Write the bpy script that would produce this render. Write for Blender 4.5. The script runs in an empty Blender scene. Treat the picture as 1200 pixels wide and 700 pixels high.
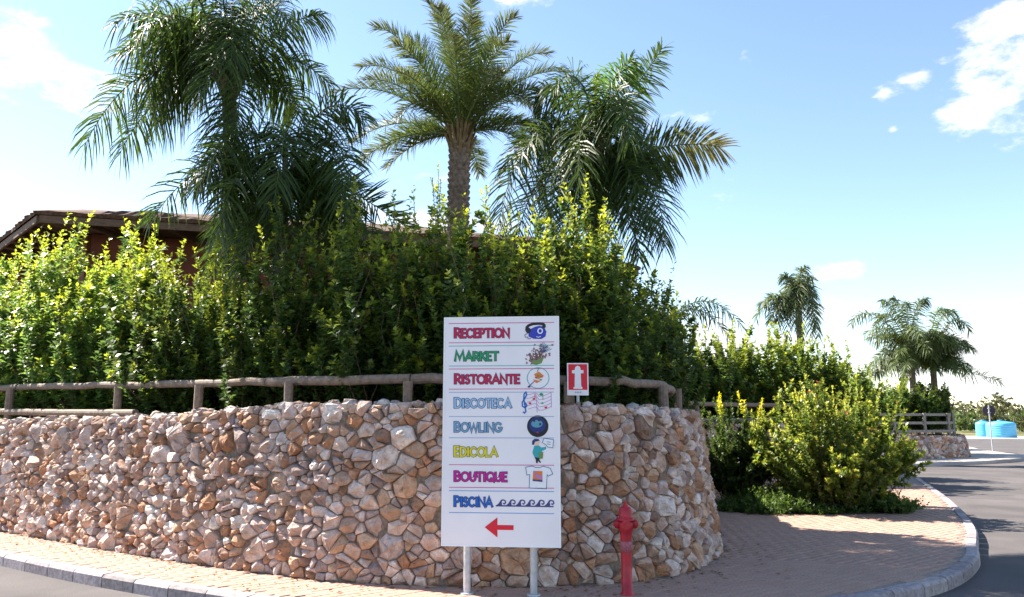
import bpy, math, random
import numpy as np
from mathutils import Vector

rad = math.radians
sc = bpy.context.scene
col = sc.collection

# ------------------------------------------------------------------ camera
cam_d = bpy.data.cameras.new('camera')
cam_d.sensor_width = 36.0
cam_d.lens = 27.0
cam_d.clip_start = 0.1
cam_d.clip_end = 3000
cam = bpy.data.objects.new('camera', cam_d)
col.objects.link(cam)
CAM = np.array([0.0, 0.0, 1.65])
cam.location = CAM
cam.rotation_euler = (rad(90 + 8.84), 0, 0)
sc.camera = cam

# ------------------------------------------------------------------ light
SUN_EL, SUN_AZ = 45.0, -60.5          # azimuth from +Y towards +X, degrees
SKY_STRENGTH = 0.08
SUN_STRENGTH = 5.0
EXPOSURE = 1.82
sd = Vector((math.cos(rad(SUN_EL)) * math.sin(rad(SUN_AZ)),
             math.cos(rad(SUN_EL)) * math.cos(rad(SUN_AZ)), math.sin(rad(SUN_EL))))
sun_d = bpy.data.lights.new('sun', 'SUN')
sun_d.energy = SUN_STRENGTH
sun_d.angle = rad(0.55)
sun_d.color = (1.0, 0.93, 0.82)
sun = bpy.data.objects.new('sun', sun_d)
sun.rotation_euler = (-sd).to_track_quat('-Z', 'Y').to_euler()
sun.location = (-20, 10, 30)
col.objects.link(sun)

sc.view_settings.view_transform = 'Standard'
sc.view_settings.look = 'None'
sc.view_settings.exposure = EXPOSURE
sc.view_settings.gamma = 1.0
sc.view_settings.use_curve_mapping = False
sc.cycles.max_bounces = 8
sc.cycles.transparent_max_bounces = 8

world = bpy.data.worlds.new('World')
sc.world = world
world.use_nodes = True
nt = world.node_tree
N, Lk = nt.nodes, nt.links
bg = N['Background']
bg.inputs['Strength'].default_value = SKY_STRENGTH
sky = N.new('ShaderNodeTexSky')
sky.sky_type = 'NISHITA'
sky.sun_disc = False
sky.sun_elevation = rad(SUN_EL)
sky.sun_rotation = rad(SUN_AZ)
sky.altitude = 20
sky.air_density = 1.0
sky.dust_density = 0.12
sky.ozone_density = 0.7


def wmath(op, a, b=None, clamp=False):
    n = N.new('ShaderNodeMath')
    n.operation = op
    n.use_clamp = clamp
    for i, v in enumerate((a, b)):
        if v is None:
            continue
        if isinstance(v, (int, float)):
            n.inputs[i].default_value = v
        else:
            Lk.new(v, n.inputs[i])
    return n.outputs[0]


tc = N.new('ShaderNodeTexCoord')
DIR = tc.outputs['Generated']
# project directions on a cloud ceiling so that clouds flatten towards the horizon
sep = N.new('ShaderNodeSeparateXYZ')
Lk.new(DIR, sep.inputs[0])
nz1 = N.new('ShaderNodeTexNoise')
nz1.inputs['Scale'].default_value = 17.0
nz1.inputs['Detail'].default_value = 11.0
nz1.inputs['Roughness'].default_value = 0.62
stretch = N.new('ShaderNodeVectorMath')
stretch.operation = 'MULTIPLY'
stretch.inputs[1].default_value = (1, 1, 2.0)
Lk.new(DIR, stretch.inputs[0])
Lk.new(stretch.outputs[0], nz1.inputs['Vector'])
nz2 = N.new('ShaderNodeTexNoise')
nz2.inputs['Scale'].default_value = 2.3
nz2.inputs['Detail'].default_value = 3.0
Lk.new(stretch.outputs[0], nz2.inputs['Vector'])
fine = wmath('SUBTRACT', nz1.outputs['Fac'], 0.5)
# scattered fair-weather cumulus over the whole sky
dens = wmath('MULTIPLY', wmath('SUBTRACT', nz2.outputs['Fac'], 0.66), 5.0)
dens = wmath('MINIMUM', dens, 0.6)
# the banks of cumulus that stand over the place: (direction, half sizes, strength)
CLOUDS = [
    ((-0.480, 0.79, 0.360), (0.110, 0.12, 0.034), 1.3),
    ((-0.545, 0.757, 0.376), (0.100, 0.12, 0.050), 1.4),
    ((-0.530, 0.824, 0.222), (0.16, 0.12, 0.034), 1.2),
    ((-0.131, 0.957, 0.245), (0.13, 0.12, 0.038), 1.1),
    ((0.010, 0.860, 0.508), (0.050, 0.06, 0.020), 1.1),
    ((0.530, 0.770, 0.375), (0.060, 0.08, 0.068), 1.6),
    ((0.505, 0.798, 0.335), (0.030, 0.08, 0.028), 1.3),
    ((0.535, 0.745, 0.420), (0.050, 0.08, 0.030), 1.3),
    ((0.427, 0.826, 0.364), (0.018, 0.04, 0.010), 1.0),
    ((0.457, 0.809, 0.373), (0.022, 0.04, 0.011), 1.0),
    ((0.436, 0.839, 0.326), (0.010, 0.03, 0.006), 0.9),
    ((0.389, 0.905, 0.172), (0.040, 0.05, 0.012), 1.0),
    ((0.415, 0.901, 0.128), (0.075, 0.06, 0.016), 1.0),
    ((0.297, 0.949, 0.095), (0.130, 0.06, 0.034), 1.1),
    ((0.520, 0.851, 0.055), (0.150, 0.08, 0.050), 1.2),
]
for d, hw, st in CLOUDS:
    v = Vector(d).normalized()
    s = N.new('ShaderNodeVectorMath')
    s.operation = 'SUBTRACT'
    Lk.new(DIR, s.inputs[0])
    s.inputs[1].default_value = v
    m = N.new('ShaderNodeVectorMath')
    m.operation = 'MULTIPLY'
    Lk.new(s.outputs[0], m.inputs[0])
    m.inputs[1].default_value = (1 / hw[0], 1 / hw[1], 1 / hw[2])
    ln = N.new('ShaderNodeVectorMath')
    ln.operation = 'LENGTH'
    Lk.new(m.outputs[0], ln.inputs[0])
    b = wmath('MULTIPLY', wmath('SUBTRACT', 1.05, ln.outputs['Value']), st)
    b = wmath('MINIMUM', b, 0.8)
    dens = wmath('MAXIMUM', dens, b)
dens = wmath('ADD', dens, wmath('MULTIPLY', fine, 4.2))
mr = N.new('ShaderNodeMapRange')
mr.interpolation_type = 'SMOOTHSTEP'
Lk.new(dens, mr.inputs['Value'])
mr.inputs['From Min'].default_value = 0.1
mr.inputs['From Max'].default_value = 1.15
mixc = N.new('ShaderNodeMix')
mixc.data_type = 'RGBA'
Lk.new(mr.outputs[0], mixc.inputs['Factor'])
Lk.new(sky.outputs[0], mixc.inputs['A'])
mixc.inputs['B'].default_value = (4.7, 4.75, 4.85, 1)
Lk.new(mixc.outputs['Result'], bg.inputs['Color'])

# ------------------------------------------------------------------ materials
RNG = np.random.default_rng(7)
random.seed(5)


def nmat(name):
    m = bpy.data.materials.new(name)
    m.use_nodes = True
    t = m.node_tree
    return m, t.nodes, t.links, t.nodes['Principled BSDF']


def plain(name, c, rough=0.6, metal=0.0, noise=0.12, scale=8.0, bump=0.0, spec=0.4):
    """Plain colour broken up by soft stains and a little relief."""
    m, n, l, p = nmat(name)
    p.inputs['Roughness'].default_value = rough
    p.inputs['Metallic'].default_value = metal
    p.inputs['Specular IOR Level'].default_value = spec
    tcn = n.new('ShaderNodeTexCoord')
    nz = n.new('ShaderNodeTexNoise')
    nz.inputs['Scale'].default_value = scale
    nz.inputs['Detail'].default_value = 6
    l.new(tcn.outputs['Object'], nz.inputs['Vector'])
    r = n.new('ShaderNodeValToRGB')
    e = r.color_ramp.elements
    e[0].position, e[1].position = 0.3, 0.7
    e[0].color = tuple(x * (1 - noise) for x in c) + (1,)
    e[1].color = tuple(min(1, x * (1 + noise)) for x in c) + (1,)
    l.new(nz.outputs['Fac'], r.inputs['Fac'])
    l.new(r.outputs[0], p.inputs['Base Color'])
    if bump:
        b = n.new('ShaderNodeBump')
        b.inputs['Strength'].default_value = bump
        b.inputs['Distance'].default_value = 0.01
        l.new(nz.outputs['Fac'], b.inputs['Height'])
        l.new(b.outputs[0], p.inputs['Normal'])
    return m


def leaf_mat(name, rough=0.42, trans=0.35, spec=0.5):
    m, n, l, p = nmat(name)
    a = n.new('ShaderNodeAttribute')
    a.attribute_name = 'col'
    l.new(a.outputs['Color'], p.inputs['Base Color'])
    p.inputs['Roughness'].default_value = rough
    p.inputs['Specular IOR Level'].default_value = spec
    tr = n.new('ShaderNodeBsdfTranslucent')
    hs = n.new('ShaderNodeHueSaturation')
    hs.inputs['Hue'].default_value = 0.488
    hs.inputs['Saturation'].default_value = 1.08
    hs.inputs['Value'].default_value = 1.85
    l.new(a.outputs['Color'], hs.inputs['Color'])
    l.new(hs.outputs[0], tr.inputs['Color'])
    mx = n.new('ShaderNodeMixShader')
    mx.inputs[0].default_value = trans
    l.new(p.outputs[0], mx.inputs[1])
    l.new(tr.outputs[0], mx.inputs[2])
    l.new(mx.outputs[0], n['Material Output'].inputs['Surface'])
    return m


def stone_mat(name, fine_scale=16.0, bump=0.75, rust=0.55):
    m, n, l, p = nmat(name)
    a = n.new('ShaderNodeAttribute')
    a.attribute_name = 'col'
    tcn = n.new('ShaderNodeTexCoord')
    nz = n.new('ShaderNodeTexNoise')
    nz.inputs['Scale'].default_value = fine_scale
    nz.inputs['Detail'].default_value = 8
    nz.inputs['Roughness'].default_value = 0.65
    l.new(tcn.outputs['Object'], nz.inputs['Vector'])
    nb = n.new('ShaderNodeTexNoise')
    nb.inputs['Scale'].default_value = fine_scale * 0.45
    nb.inputs['Detail'].default_value = 4
    l.new(tcn.outputs['Object'], nb.inputs['Vector'])
    # iron stains
    r = n.new('ShaderNodeValToRGB')
    r.color_ramp.elements[0].position = 0.52
    r.color_ramp.elements[0].color = (0, 0, 0, 1)
    r.color_ramp.elements[1].position = 0.66
    r.color_ramp.elements[1].color = (rust, rust, rust, 1)
    l.new(nb.outputs['Fac'], r.inputs['Fac'])
    mx = n.new('ShaderNodeMix')
    mx.data_type = 'RGBA'
    l.new(r.outputs[0], mx.inputs['Factor'])
    l.new(a.outputs['Color'], mx.inputs['A'])
    mx.inputs['B'].default_value = (0.36, 0.18, 0.095, 1)
    # speckle
    r2 = n.new('ShaderNodeValToRGB')
    r2.color_ramp.elements[0].position = 0.30
    r2.color_ramp.elements[0].color = (0.58, 0.56, 0.55, 1)
    r2.color_ramp.elements[1].position = 0.62
    r2.color_ramp.elements[1].color = (1.14, 1.14, 1.14, 1)
    l.new(nz.outputs['Fac'], r2.inputs['Fac'])
    mu = n.new('ShaderNodeMix')
    mu.data_type = 'RGBA'
    mu.blend_type = 'MULTIPLY'
    mu.inputs['Factor'].default_value = 1
    l.new(mx.outputs['Result'], mu.inputs['A'])
    l.new(r2.outputs[0], mu.inputs['B'])
    l.new(mu.outputs['Result'], p.inputs['Base Color'])
    p.inputs['Roughness'].default_value = 0.85
    p.inputs['Specular IOR Level'].default_value = 0.25
    b = n.new('ShaderNodeBump')
    b.inputs['Strength'].default_value = bump
    b.inputs['Distance'].default_value = 0.03
    l.new(nz.outputs['Fac'], b.inputs['Height'])
    l.new(b.outputs[0], p.inputs['Normal'])
    return m


def ground_mat(name, c1, c2, scale, fscale, rough=0.9, bump=0.4, dist=0.01, c3=None, patch=0.25):
    """Two-tone ground with fine grit and, where given, larger patches of a third tone."""
    m, n, l, p = nmat(name)
    tcn = n.new('ShaderNodeTexCoord')
    nz = n.new('ShaderNodeTexNoise')
    nz.inputs['Scale'].default_value = scale
    nz.inputs['Detail'].default_value = 5
    nz.inputs['Distortion'].default_value = 0.6
    l.new(tcn.outputs['Object'], nz.inputs['Vector'])
    r = n.new('ShaderNodeValToRGB')
    r.color_ramp.elements[0].position, r.color_ramp.elements[1].position = 0.35, 0.68
    r.color_ramp.elements[0].color = (*c1, 1)
    r.color_ramp.elements[1].color = (*c2, 1)
    l.new(nz.outputs['Fac'], r.inputs['Fac'])
    nf = n.new('ShaderNodeTexNoise')
    nf.inputs['Scale'].default_value = fscale
    nf.inputs['Detail'].default_value = 3
    l.new(tcn.outputs['Object'], nf.inputs['Vector'])
    rf = n.new('ShaderNodeValToRGB')
    rf.color_ramp.elements[0].position, rf.color_ramp.elements[1].position = 0.3, 0.7
    rf.color_ramp.elements[0].color = (0.62, 0.62, 0.62, 1)
    rf.color_ramp.elements[1].color = (1.35, 1.35, 1.35, 1)
    l.new(nf.outputs['Fac'], rf.inputs['Fac'])
    mu = n.new('ShaderNodeMix')
    mu.data_type = 'RGBA'
    mu.blend_type = 'MULTIPLY'
    mu.inputs['Factor'].default_value = 1
    l.new(r.outputs[0], mu.inputs['A'])
    l.new(rf.outputs[0], mu.inputs['B'])
    out = mu.outputs['Result']
    if c3:
        np_ = n.new('ShaderNodeTexNoise')
        np_.inputs['Scale'].default_value = patch
        np_.inputs['Detail'].default_value = 6
        l.new(tcn.outputs['Object'], np_.inputs['Vector'])
        rp = n.new('ShaderNodeValToRGB')
        rp.color_ramp.elements[0].position, rp.color_ramp.elements[1].position = 0.52, 0.62
        l.new(np_.outputs['Fac'], rp.inputs['Fac'])
        m3 = n.new('ShaderNodeMix')
        m3.data_type = 'RGBA'
        l.new(rp.outputs[0], m3.inputs['Factor'])
        l.new(out, m3.inputs['A'])
        m3.inputs['B'].default_value = (*c3, 1)
        out = m3.outputs['Result']
    l.new(out, p.inputs['Base Color'])
    p.inputs['Roughness'].default_value = rough
    p.inputs['Specular IOR Level'].default_value = 0.3
    b = n.new('ShaderNodeBump')
    b.inputs['Strength'].default_value = bump
    b.inputs['Distance'].default_value = dist
    l.new(nf.outputs['Fac'], b.inputs['Height'])
    l.new(b.outputs[0], p.inputs['Normal'])
    return m


def wood_mat(name, c, axis_scale=(3, 3, 30)):
    m, n, l, p = nmat(name)
    tcn = n.new('ShaderNodeTexCoord')
    mp = n.new('ShaderNodeMapping')
    mp.inputs['Scale'].default_value = axis_scale
    l.new(tcn.outputs['Object'], mp.inputs['Vector'])
    nz = n.new('ShaderNodeTexNoise')
    nz.inputs['Scale'].default_value = 2.2
    nz.inputs['Detail'].default_value = 7
    nz.inputs['Roughness'].default_value = 0.7
    l.new(mp.outputs[0], nz.inputs['Vector'])
    r = n.new('ShaderNodeValToRGB')
    r.color_ramp.elements[0].position, r.color_ramp.elements[1].position = 0.33, 0.68
    r.color_ramp.elements[0].color = tuple(x * 0.5 for x in c) + (1,)
    r.color_ramp.elements[1].color = tuple(x * 1.25 for x in c) + (1,)
    l.new(nz.outputs['Fac'], r.inputs['Fac'])
    l.new(r.outputs[0], p.inputs['Base Color'])
    p.inputs['Roughness'].default_value = 0.8
    b = n.new('ShaderNodeBump')
    b.inputs['Strength'].default_value = 0.4
    b.inputs['Distance'].default_value = 0.006
    l.new(nz.outputs['Fac'], b.inputs['Height'])
    l.new(b.outputs[0], p.inputs['Normal'])
    return m


M = {
    'leaf': leaf_mat('shrub_leaf', 0.40, 0.48, 0.45),
    'palm': leaf_mat('palm_leaf', 0.48, 0.36, 0.30),
    'date': leaf_mat('date_leaf', 0.5, 0.22, 0.4),
    'bark': plain('palm_bark', (0.16, 0.12, 0.09), 0.9, noise=0.45, scale=9, bump=0.7),
    'palebark': plain('grey_palm_bark', (0.30, 0.27, 0.23), 0.9, noise=0.35, scale=9, bump=0.5),
    'datebark': plain('date_bark', (0.25, 0.185, 0.145), 0.9, noise=0.45, scale=14, bump=0.6),
    'twig': plain('twig', (0.12, 0.08, 0.05), 0.9, noise=0.3, scale=20),
    'stone': stone_mat('field_stone'),
    'core': plain('wall_core', (0.20, 0.15, 0.115), 0.95, noise=0.4, scale=30, bump=0.6),
    'asphalt': ground_mat('asphalt', (0.076, 0.067, 0.067), (0.120, 0.105, 0.104), 0.8, 90, 0.97, 0.5, 0.006,
                          c3=(0.088, 0.079, 0.077), patch=0.25),
    'ground': ground_mat('dry_ground', (0.10, 0.10, 0.035), (0.20, 0.17, 0.08), 0.15, 3, c3=(0.07, 0.10, 0.03), patch=0.05),
    'soil': ground_mat('soil', (0.06, 0.04, 0.028), (0.12, 0.08, 0.05), 2, 25),
    'joint': ground_mat('joint_sand', (0.25, 0.205, 0.175), (0.31, 0.25, 0.21), 3, 60),
    'verge': ground_mat('concrete', (0.38, 0.33, 0.30), (0.50, 0.45, 0.40), 1.2, 50, 0.9, 0.3, 0.005),
    'paver': stone_mat('paver', 40.0, 0.18, 0.10),
    'kerb': stone_mat('kerb_concrete', 22.0, 0.25, 0.06),
    'log': wood_mat('weathered_log', (0.23, 0.165, 0.125), (9, 9, 9)),
    'railwood': wood_mat('grey_rail_wood', (0.28, 0.24, 0.21), (8, 8, 8)),
    'board': plain('sign_white', (0.84, 0.80, 0.83), 0.45, noise=0.035, scale=3),
    'edge': plain('sign_edge', (0.86, 0.86, 0.88), 0.4, noise=0.02),
    'galv': plain('galvanised', (0.46, 0.48, 0.51), 0.45, metal=0.35, noise=0.15, scale=25),
    'red': plain('hydrant_red', (0.40, 0.008, 0.022), 0.42, noise=0.32, scale=16, spec=0.5),
    'worn': plain('worn_label', (0.34, 0.10, 0.13), 0.7, noise=0.4, scale=60),
    'terra': plain('terracotta_wall', (0.13, 0.038, 0.024), 0.85, noise=0.2, scale=3, bump=0.2),
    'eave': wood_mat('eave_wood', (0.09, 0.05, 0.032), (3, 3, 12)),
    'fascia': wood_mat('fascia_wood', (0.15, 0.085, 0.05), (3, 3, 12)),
    'thatch': plain('roof_thatch', (0.10, 0.052, 0.034), 0.95, noise=0.45, scale=18, bump=0.8),
    'glass': plain('dark_glass', (0.02, 0.022, 0.025), 0.08, noise=0.1, spec=0.8),
    'tank': plain('blue_tank', (0.10, 0.42, 0.68), 0.45, noise=0.06, scale=2),
    'tanklid': plain('tank_lid', (0.05, 0.20, 0.36), 0.5),
    'signback': plain('sign_back', (0.045, 0.03, 0.055), 0.6),
}


def print_mat(name, c):
    return plain('print_' + name, c, 0.5, noise=0.03, scale=30)


# ------------------------------------------------------------------ mesh helpers
def finish(me, mat, smooth=False):
    if mat:
        me.materials.append(M[mat] if isinstance(mat, str) else mat)
    if smooth:
        me.polygons.foreach_set('use_smooth', np.ones(len(me.polygons), dtype=bool))
    me.update()
    return me


def set_cols(me, cols):
    a = me.color_attributes.new('col', 'FLOAT_COLOR', 'POINT')
    c = np.ones((len(me.vertices), 4), dtype=np.float32)
    c[:, :3] = cols
    a.data.foreach_set('color', c.ravel())


def link(name, me, parent=None, loc=(0, 0, 0)):
    o = bpy.data.objects.new(name, me)
    col.objects.link(o)
    o.location = loc
    if parent:
        o.parent = parent
    return o


class MB:
    """Collects shapes; build() links them as one mesh object."""

    def __init__(self):
        self.v, self.f, self.c, self.n = [], [], [], 0

    def add(self, verts, faces, c=(1, 1, 1)):
        verts = np.asarray(verts, dtype=float).reshape(-1, 3)
        self.v.append(verts)
        b = self.n
        self.f.extend([[i + b for i in f] for f in faces])
        c = np.asarray(c, dtype=float)
        self.c.append(np.broadcast_to(c, (len(verts), 3)))
        self.n += len(verts)
        return self

    def box(self, lo, hi, c=(1, 1, 1)):
        x0, y0, z0 = lo
        x1, y1, z1 = hi
        return self.add([(x0, y0, z0), (x1, y0, z0), (x1, y1, z0), (x0, y1, z0), (x0, y0, z1), (x1, y0, z1), (x1, y1, z1), (x0, y1, z1)],
                        [(0, 3, 2, 1), (4, 5, 6, 7), (0, 1, 5, 4), (1, 2, 6, 5), (2, 3, 7, 6), (3, 0, 4, 7)], c)

    def beam(self, a, b, w, h, c=(1, 1, 1)):
        """Box from a to b, w wide, h high."""
        a, b = np.array(a, float), np.array(b, float)
        d = (b - a) / np.linalg.norm(b - a)
        s = np.cross(d, (0, 0, 1))
        if np.linalg.norm(s) < 1e-3:
            s = np.array((1.0, 0, 0))
        s /= np.linalg.norm(s)
        u = np.cross(s, d)
        pts = []
        for p in (a, b):
            for i, j in ((-1, -1), (1, -1), (1, 1), (-1, 1)):
                pts.append(p + s * w / 2 * i + u * h / 2 * j)
        return self.add(pts, [(0, 1, 2, 3), (7, 6, 5, 4), (0, 4, 5, 1), (1, 5, 6, 2), (2, 6, 7, 3), (3, 7, 4, 0)], c)

    def tube(self, pts, r, n=8, c=(1, 1, 1), cap=True):
        pts = np.asarray(pts, float)
        r = np.broadcast_to(np.asarray(r, float), (len(pts),))
        t = np.gradient(pts, axis=0)
        t /= np.linalg.norm(t, axis=1)[:, None] + 1e-9
        ref = np.array((0, 0, 1.0)) if abs(t[0][2]) < 0.8 else np.array((1.0, 0, 0))
        vs = []
        ang = np.arange(n) / n * 2 * np.pi
        for i in range(len(pts)):
            s = np.cross(t[i], ref)
            s /= np.linalg.norm(s) + 1e-9
            u = np.cross(s, t[i])
            vs.append(pts[i] + r[i] * (np.cos(ang)[:, None] * s + np.sin(ang)[:, None] * u))
        f = []
        for i in range(len(pts) - 1):
            for k in range(n):
                f.append((i * n + k, i * n + (k + 1) % n, (i + 1) * n + (k + 1) % n, (i + 1) * n + k))
        if cap:
            f.append(tuple(range(n))[::-1])
            f.append(tuple((len(pts) - 1) * n + k for k in range(n)))
        return self.add(np.concatenate(vs), f, c)

    def lathe(self, prof, n=16, center=(0, 0, 0), c=(1, 1, 1)):
        """prof: list of (radius, z)."""
        ang = np.arange(n) / n * 2 * np.pi
        vs = [np.stack([r * np.cos(ang), r * np.sin(ang), np.full(n, z)], 1) for r, z in prof]
        f = []
        for i in range(len(prof) - 1):
            for k in range(n):
                f.append((i * n + k, i * n + (k + 1) % n, (i + 1) * n + (k + 1) % n, (i + 1) * n + k))
        f.append(tuple(range(n))[::-1])
        f.append(tuple((len(prof) - 1) * n + k for k in range(n)))
        return self.add(np.concatenate(vs) + np.array(center), f, c)

    def build(self, name, mat, parent=None, loc=(0, 0, 0), smooth=False, colors=False):
        me = bpy.data.meshes.new(name)
        v = np.concatenate(self.v)
        me.from_pydata(v.tolist(), [], self.f)
        if colors:
            set_cols(me, np.concatenate(self.c))
        finish(me, mat, smooth)
        return link(name, me, parent, loc)


def quads_mesh(name, V, k, cols, mat, F=None):
    """V (n*k,3): n separate faces of k vertices each, or F an index array (m,q)."""
    me = bpy.data.meshes.new(name)
    V = np.asarray(V, dtype=np.float32)
    if F is None:
        F = np.arange(len(V), dtype=np.int32).reshape(-1, k)
    me.vertices.add(len(V))
    me.vertices.foreach_set('co', V.ravel())
    me.loops.add(F.size)
    me.loops.foreach_set('vertex_index', F.astype(np.int32).ravel())
    me.polygons.add(len(F))
    me.polygons.foreach_set('loop_start', np.arange(0, F.size, F.shape[1], dtype=np.int32))
    me.polygons.foreach_set('loop_total', np.full(len(F), F.shape[1], dtype=np.int32))
    me.update(calc_edges=True)
    if cols is not None:
        set_cols(me, cols)
    return finish(me, mat)


def tag(o, label=None, cat=None, group=None, kind=None):
    for k, v in (('label', label), ('category', cat), ('group', group), ('kind', kind)):
        if v:
            o[k] = v
    return o


def empty(name, loc=(0, 0, 0), label=None, cat=None, group=None, kind=None):
    o = bpy.data.objects.new(name, None)
    o.empty_display_size = 0.2
    col.objects.link(o)
    o.location = loc
    return tag(o, label, cat, group, kind)


def unit(a):
    return a / (np.linalg.norm(a, axis=-1, keepdims=True) + 1e-9)


def spline(pts, step=0.1):
    """Catmull-Rom through pts, resampled evenly: positions and arc length."""
    p = np.asarray(pts, float)
    p = np.vstack([2 * p[0] - p[1], p, 2 * p[-1] - p[-2]])
    out = []
    for i in range(1, len(p) - 2):
        t = np.linspace(0, 1, 24, endpoint=False)[:, None]
        a, b, c, d = p[i - 1], p[i], p[i + 1], p[i + 2]
        out.append(0.5 * (2 * b + (c - a) * t + (2 * a - 5 * b + 4 * c - d) * t ** 2 + (3 * b - a - 3 * c + d) * t ** 3))
    out.append(p[-2][None])
    q = np.concatenate(out)
    L = np.concatenate([[0], np.cumsum(np.linalg.norm(np.diff(q, axis=0), axis=1))])
    s = np.arange(0, L[-1], step)
    return np.stack([np.interp(s, L, q[:, k]) for k in range(q.shape[1])], 1), s


class Path:
    def __init__(self, pts):
        self.p, self.s = spline(pts, 0.05)
        t = np.gradient(self.p, axis=0)
        self.t = unit(t)
        self.n = np.stack([self.t[:, 1], -self.t[:, 0]], 1)     # outward, towards the road
        self.len = self.s[-1]

    def at(self, s, off=0.0):
        s = np.asarray(s, float)
        x = np.stack([np.interp(s, self.s, self.p[:, k]) for k in (0, 1)], -1)
        n = unit(np.stack([np.interp(s, self.s, self.n[:, k]) for k in (0, 1)], -1))
        return x + n * np.asarray(off)[..., None], n

    def near(self, x, y):
        return self.s[np.argmin((self.p[:, 0] - x) ** 2 + (self.p[:, 1] - y) ** 2)]


def in_poly(P, poly):
    x, y = P[:, 0], P[:, 1]
    ins = np.zeros(len(P), bool)
    n = len(poly)
    for i in range(n):
        x0, y0 = poly[i]
        x1, y1 = poly[(i + 1) % n]
        c = ((y0 > y) != (y1 > y)) & (x < (x1 - x0) * (y - y0) / (y1 - y0 + 1e-12) + x0)
        ins ^= c
    return ins


def sheet(name, poly, z, mat, kind='structure', parent=None):
    me = bpy.data.meshes.new(name)
    me.from_pydata([(x, y, z) for x, y in poly], [], [tuple(range(len(poly)))])
    finish(me, mat)
    o = link(name, me, parent)
    if kind:
        tag(o, kind=kind)
    return o


# ------------------------------------------------------------------ ground, road, pavement
PAVE = 0.12
sheet('ground', [(-700, -300), (900, -300), (900, 1100), (-700, 1100)], -0.01, 'ground')
sheet('road', [(-60, -40), (90, -40), (90, 58), (47, 62), (36, 68), (-60, 68)], 0.0, 'asphalt')

WALL = Path([(-12.5, 14.45), (-9.2, 12.25), (-6.99, 10.84), (-5.2, 9.64), (-4.1, 8.92), (-3.16, 8.35), (-2.28, 7.86), (-1.72, 7.60),
             (-.61, 7.36), (.39, 7.40), (1.13, 7.57), (1.66, 7.92), (2.1, 8.51), (2.43, 9.28), (2.66, 10.3), (2.85, 11.5), (3.1, 13.2),
             (3.6, 15), (4.6, 16.6), (6.2, 17.8), (8.3, 19.0), (9.6, 20.6), (9.4, 22.6)])
KERB = Path([(-13.2, 14.0), (-9.3, 11.35), (-7.2, 9.98), (-5.81, 9.05), (-4.61, 8.25), (-3.76, 7.74), (-2.95, 7.29), (-2.19, 6.89), (-1.2, 6.48),
             (0, 6.25), (1.2, 6.32), (2.2, 6.58), (3.02, 6.95), (3.53, 7.25), (3.93, 7.53), (4.32, 7.86), (4.76, 8.33), (5.28, 9.02),
             (5.66, 9.68), (6.49, 11.09), (7.46, 13.06), (8.58, 15.57), (10.01, 19.04), (11.03, 21.6), (11.3, 23.2), (10.6, 24.4), (8.5, 24.9)])
KW = 0.13
ki, _ = KERB.at(KERB.s[::6], -KW)
wi, _ = WALL.at(WALL.s[::6], -0.15)
pave_poly = np.concatenate([ki, wi[::-1]])
pavement = empty('pavement', (0, 0, 0), kind='structure')
sheet('bedding_sand', pave_poly.tolist(), PAVE - 0.007, 'joint', None, pavement)

# pavers, 20 x 10 cm running bond; the ones showing largest are single objects
PVC = np.array([(0.40, 0.30, 0.25), (0.45, 0.33, 0.27), (0.36, 0.27, 0.23), (0.42, 0.33, 0.285), (0.38, 0.275, 0.22), (0.47, 0.36, 0.30)])
PVC = (PVC * .3 + PVC.mean(0) * .7) * np.array((.99, .85, .79))
pl, pw, g, bv = 0.2, 0.1, 0.003, 0.004
hx, hy = pl / 2 - g / 2, pw / 2 - g / 2
PT = np.array([(-hx, -hy, -0.006), (hx, -hy, -0.006), (hx, hy, -0.006), (-hx, hy, -0.006),
               (-hx + bv, -hy + bv, 0), (hx - bv, -hy + bv, 0), (hx - bv, hy - bv, 0), (-hx + bv, hy - bv, 0)])
PF = [(4, 5, 6, 7), (0, 1, 5, 4), (1, 2, 6, 5), (2, 3, 7, 6), (3, 0, 4, 7)]
paver_me = []
for k in range(6):
    me = bpy.data.meshes.new('paver')
    me.from_pydata(PT.tolist(), [], PF)
    set_cols(me, PVC[k])
    paver_me.append(finish(me, 'paver'))
ca, sa = math.cos(rad(38)), math.sin(rad(38))
gi, gj = np.meshgrid(np.arange(-140, 170), np.arange(-160, 260))
gx = (gi + 0.5 * (gj % 2)) * pl
gy = gj * pw
PX = np.stack([gx * ca - gy * sa, gx * sa + gy * ca], -1).reshape(-1, 2)
PX = PX[(PX[:, 1] > 5.5) & (PX[:, 1] < 19.5) & (PX[:, 0] > -10.5) & (PX[:, 0] < 9.5)]
kin, _ = KERB.at(KERB.s[::4], -KW - 0.05)
win, _ = WALL.at(WALL.s[::4], 0.02)
PX = PX[in_poly(PX, np.concatenate([kin, win[::-1]]))]
zj = RNG.normal(0, 0.0012, len(PX))
vi = RNG.integers(0, 6, len(PX))
dist = np.hypot(PX[:, 0], PX[:, 1])
inview = (np.abs(PX[:, 0] / PX[:, 1]) < 0.66) & (PX[:, 1] > 6.85) & ((PX[:, 0] > 0.3) | (PX[:, 1] < 7.6))
order = np.argsort(np.where(inview, dist, 99))
for q in order[:300]:
    o = bpy.data.objects.new('paver', paver_me[vi[q]])
    col.objects.link(o)
    o.location = (PX[q, 0], PX[q, 1], PAVE + zj[q])
    o.rotation_euler = (0, 0, rad(38))
    o.parent = pavement
rest = order[300:]
R2 = np.array([[ca, -sa, 0], [sa, ca, 0], [0, 0, 1]])
PTr = PT @ R2.T
V = (PTr[None] + np.stack([PX[rest, 0], PX[rest, 1], PAVE + zj[rest]], 1)[:, None]).reshape(-1, 3)
Fq = (np.array(PF)[None] + 8 * np.arange(len(rest))[:, None, None]).reshape(-1, 4)
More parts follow.
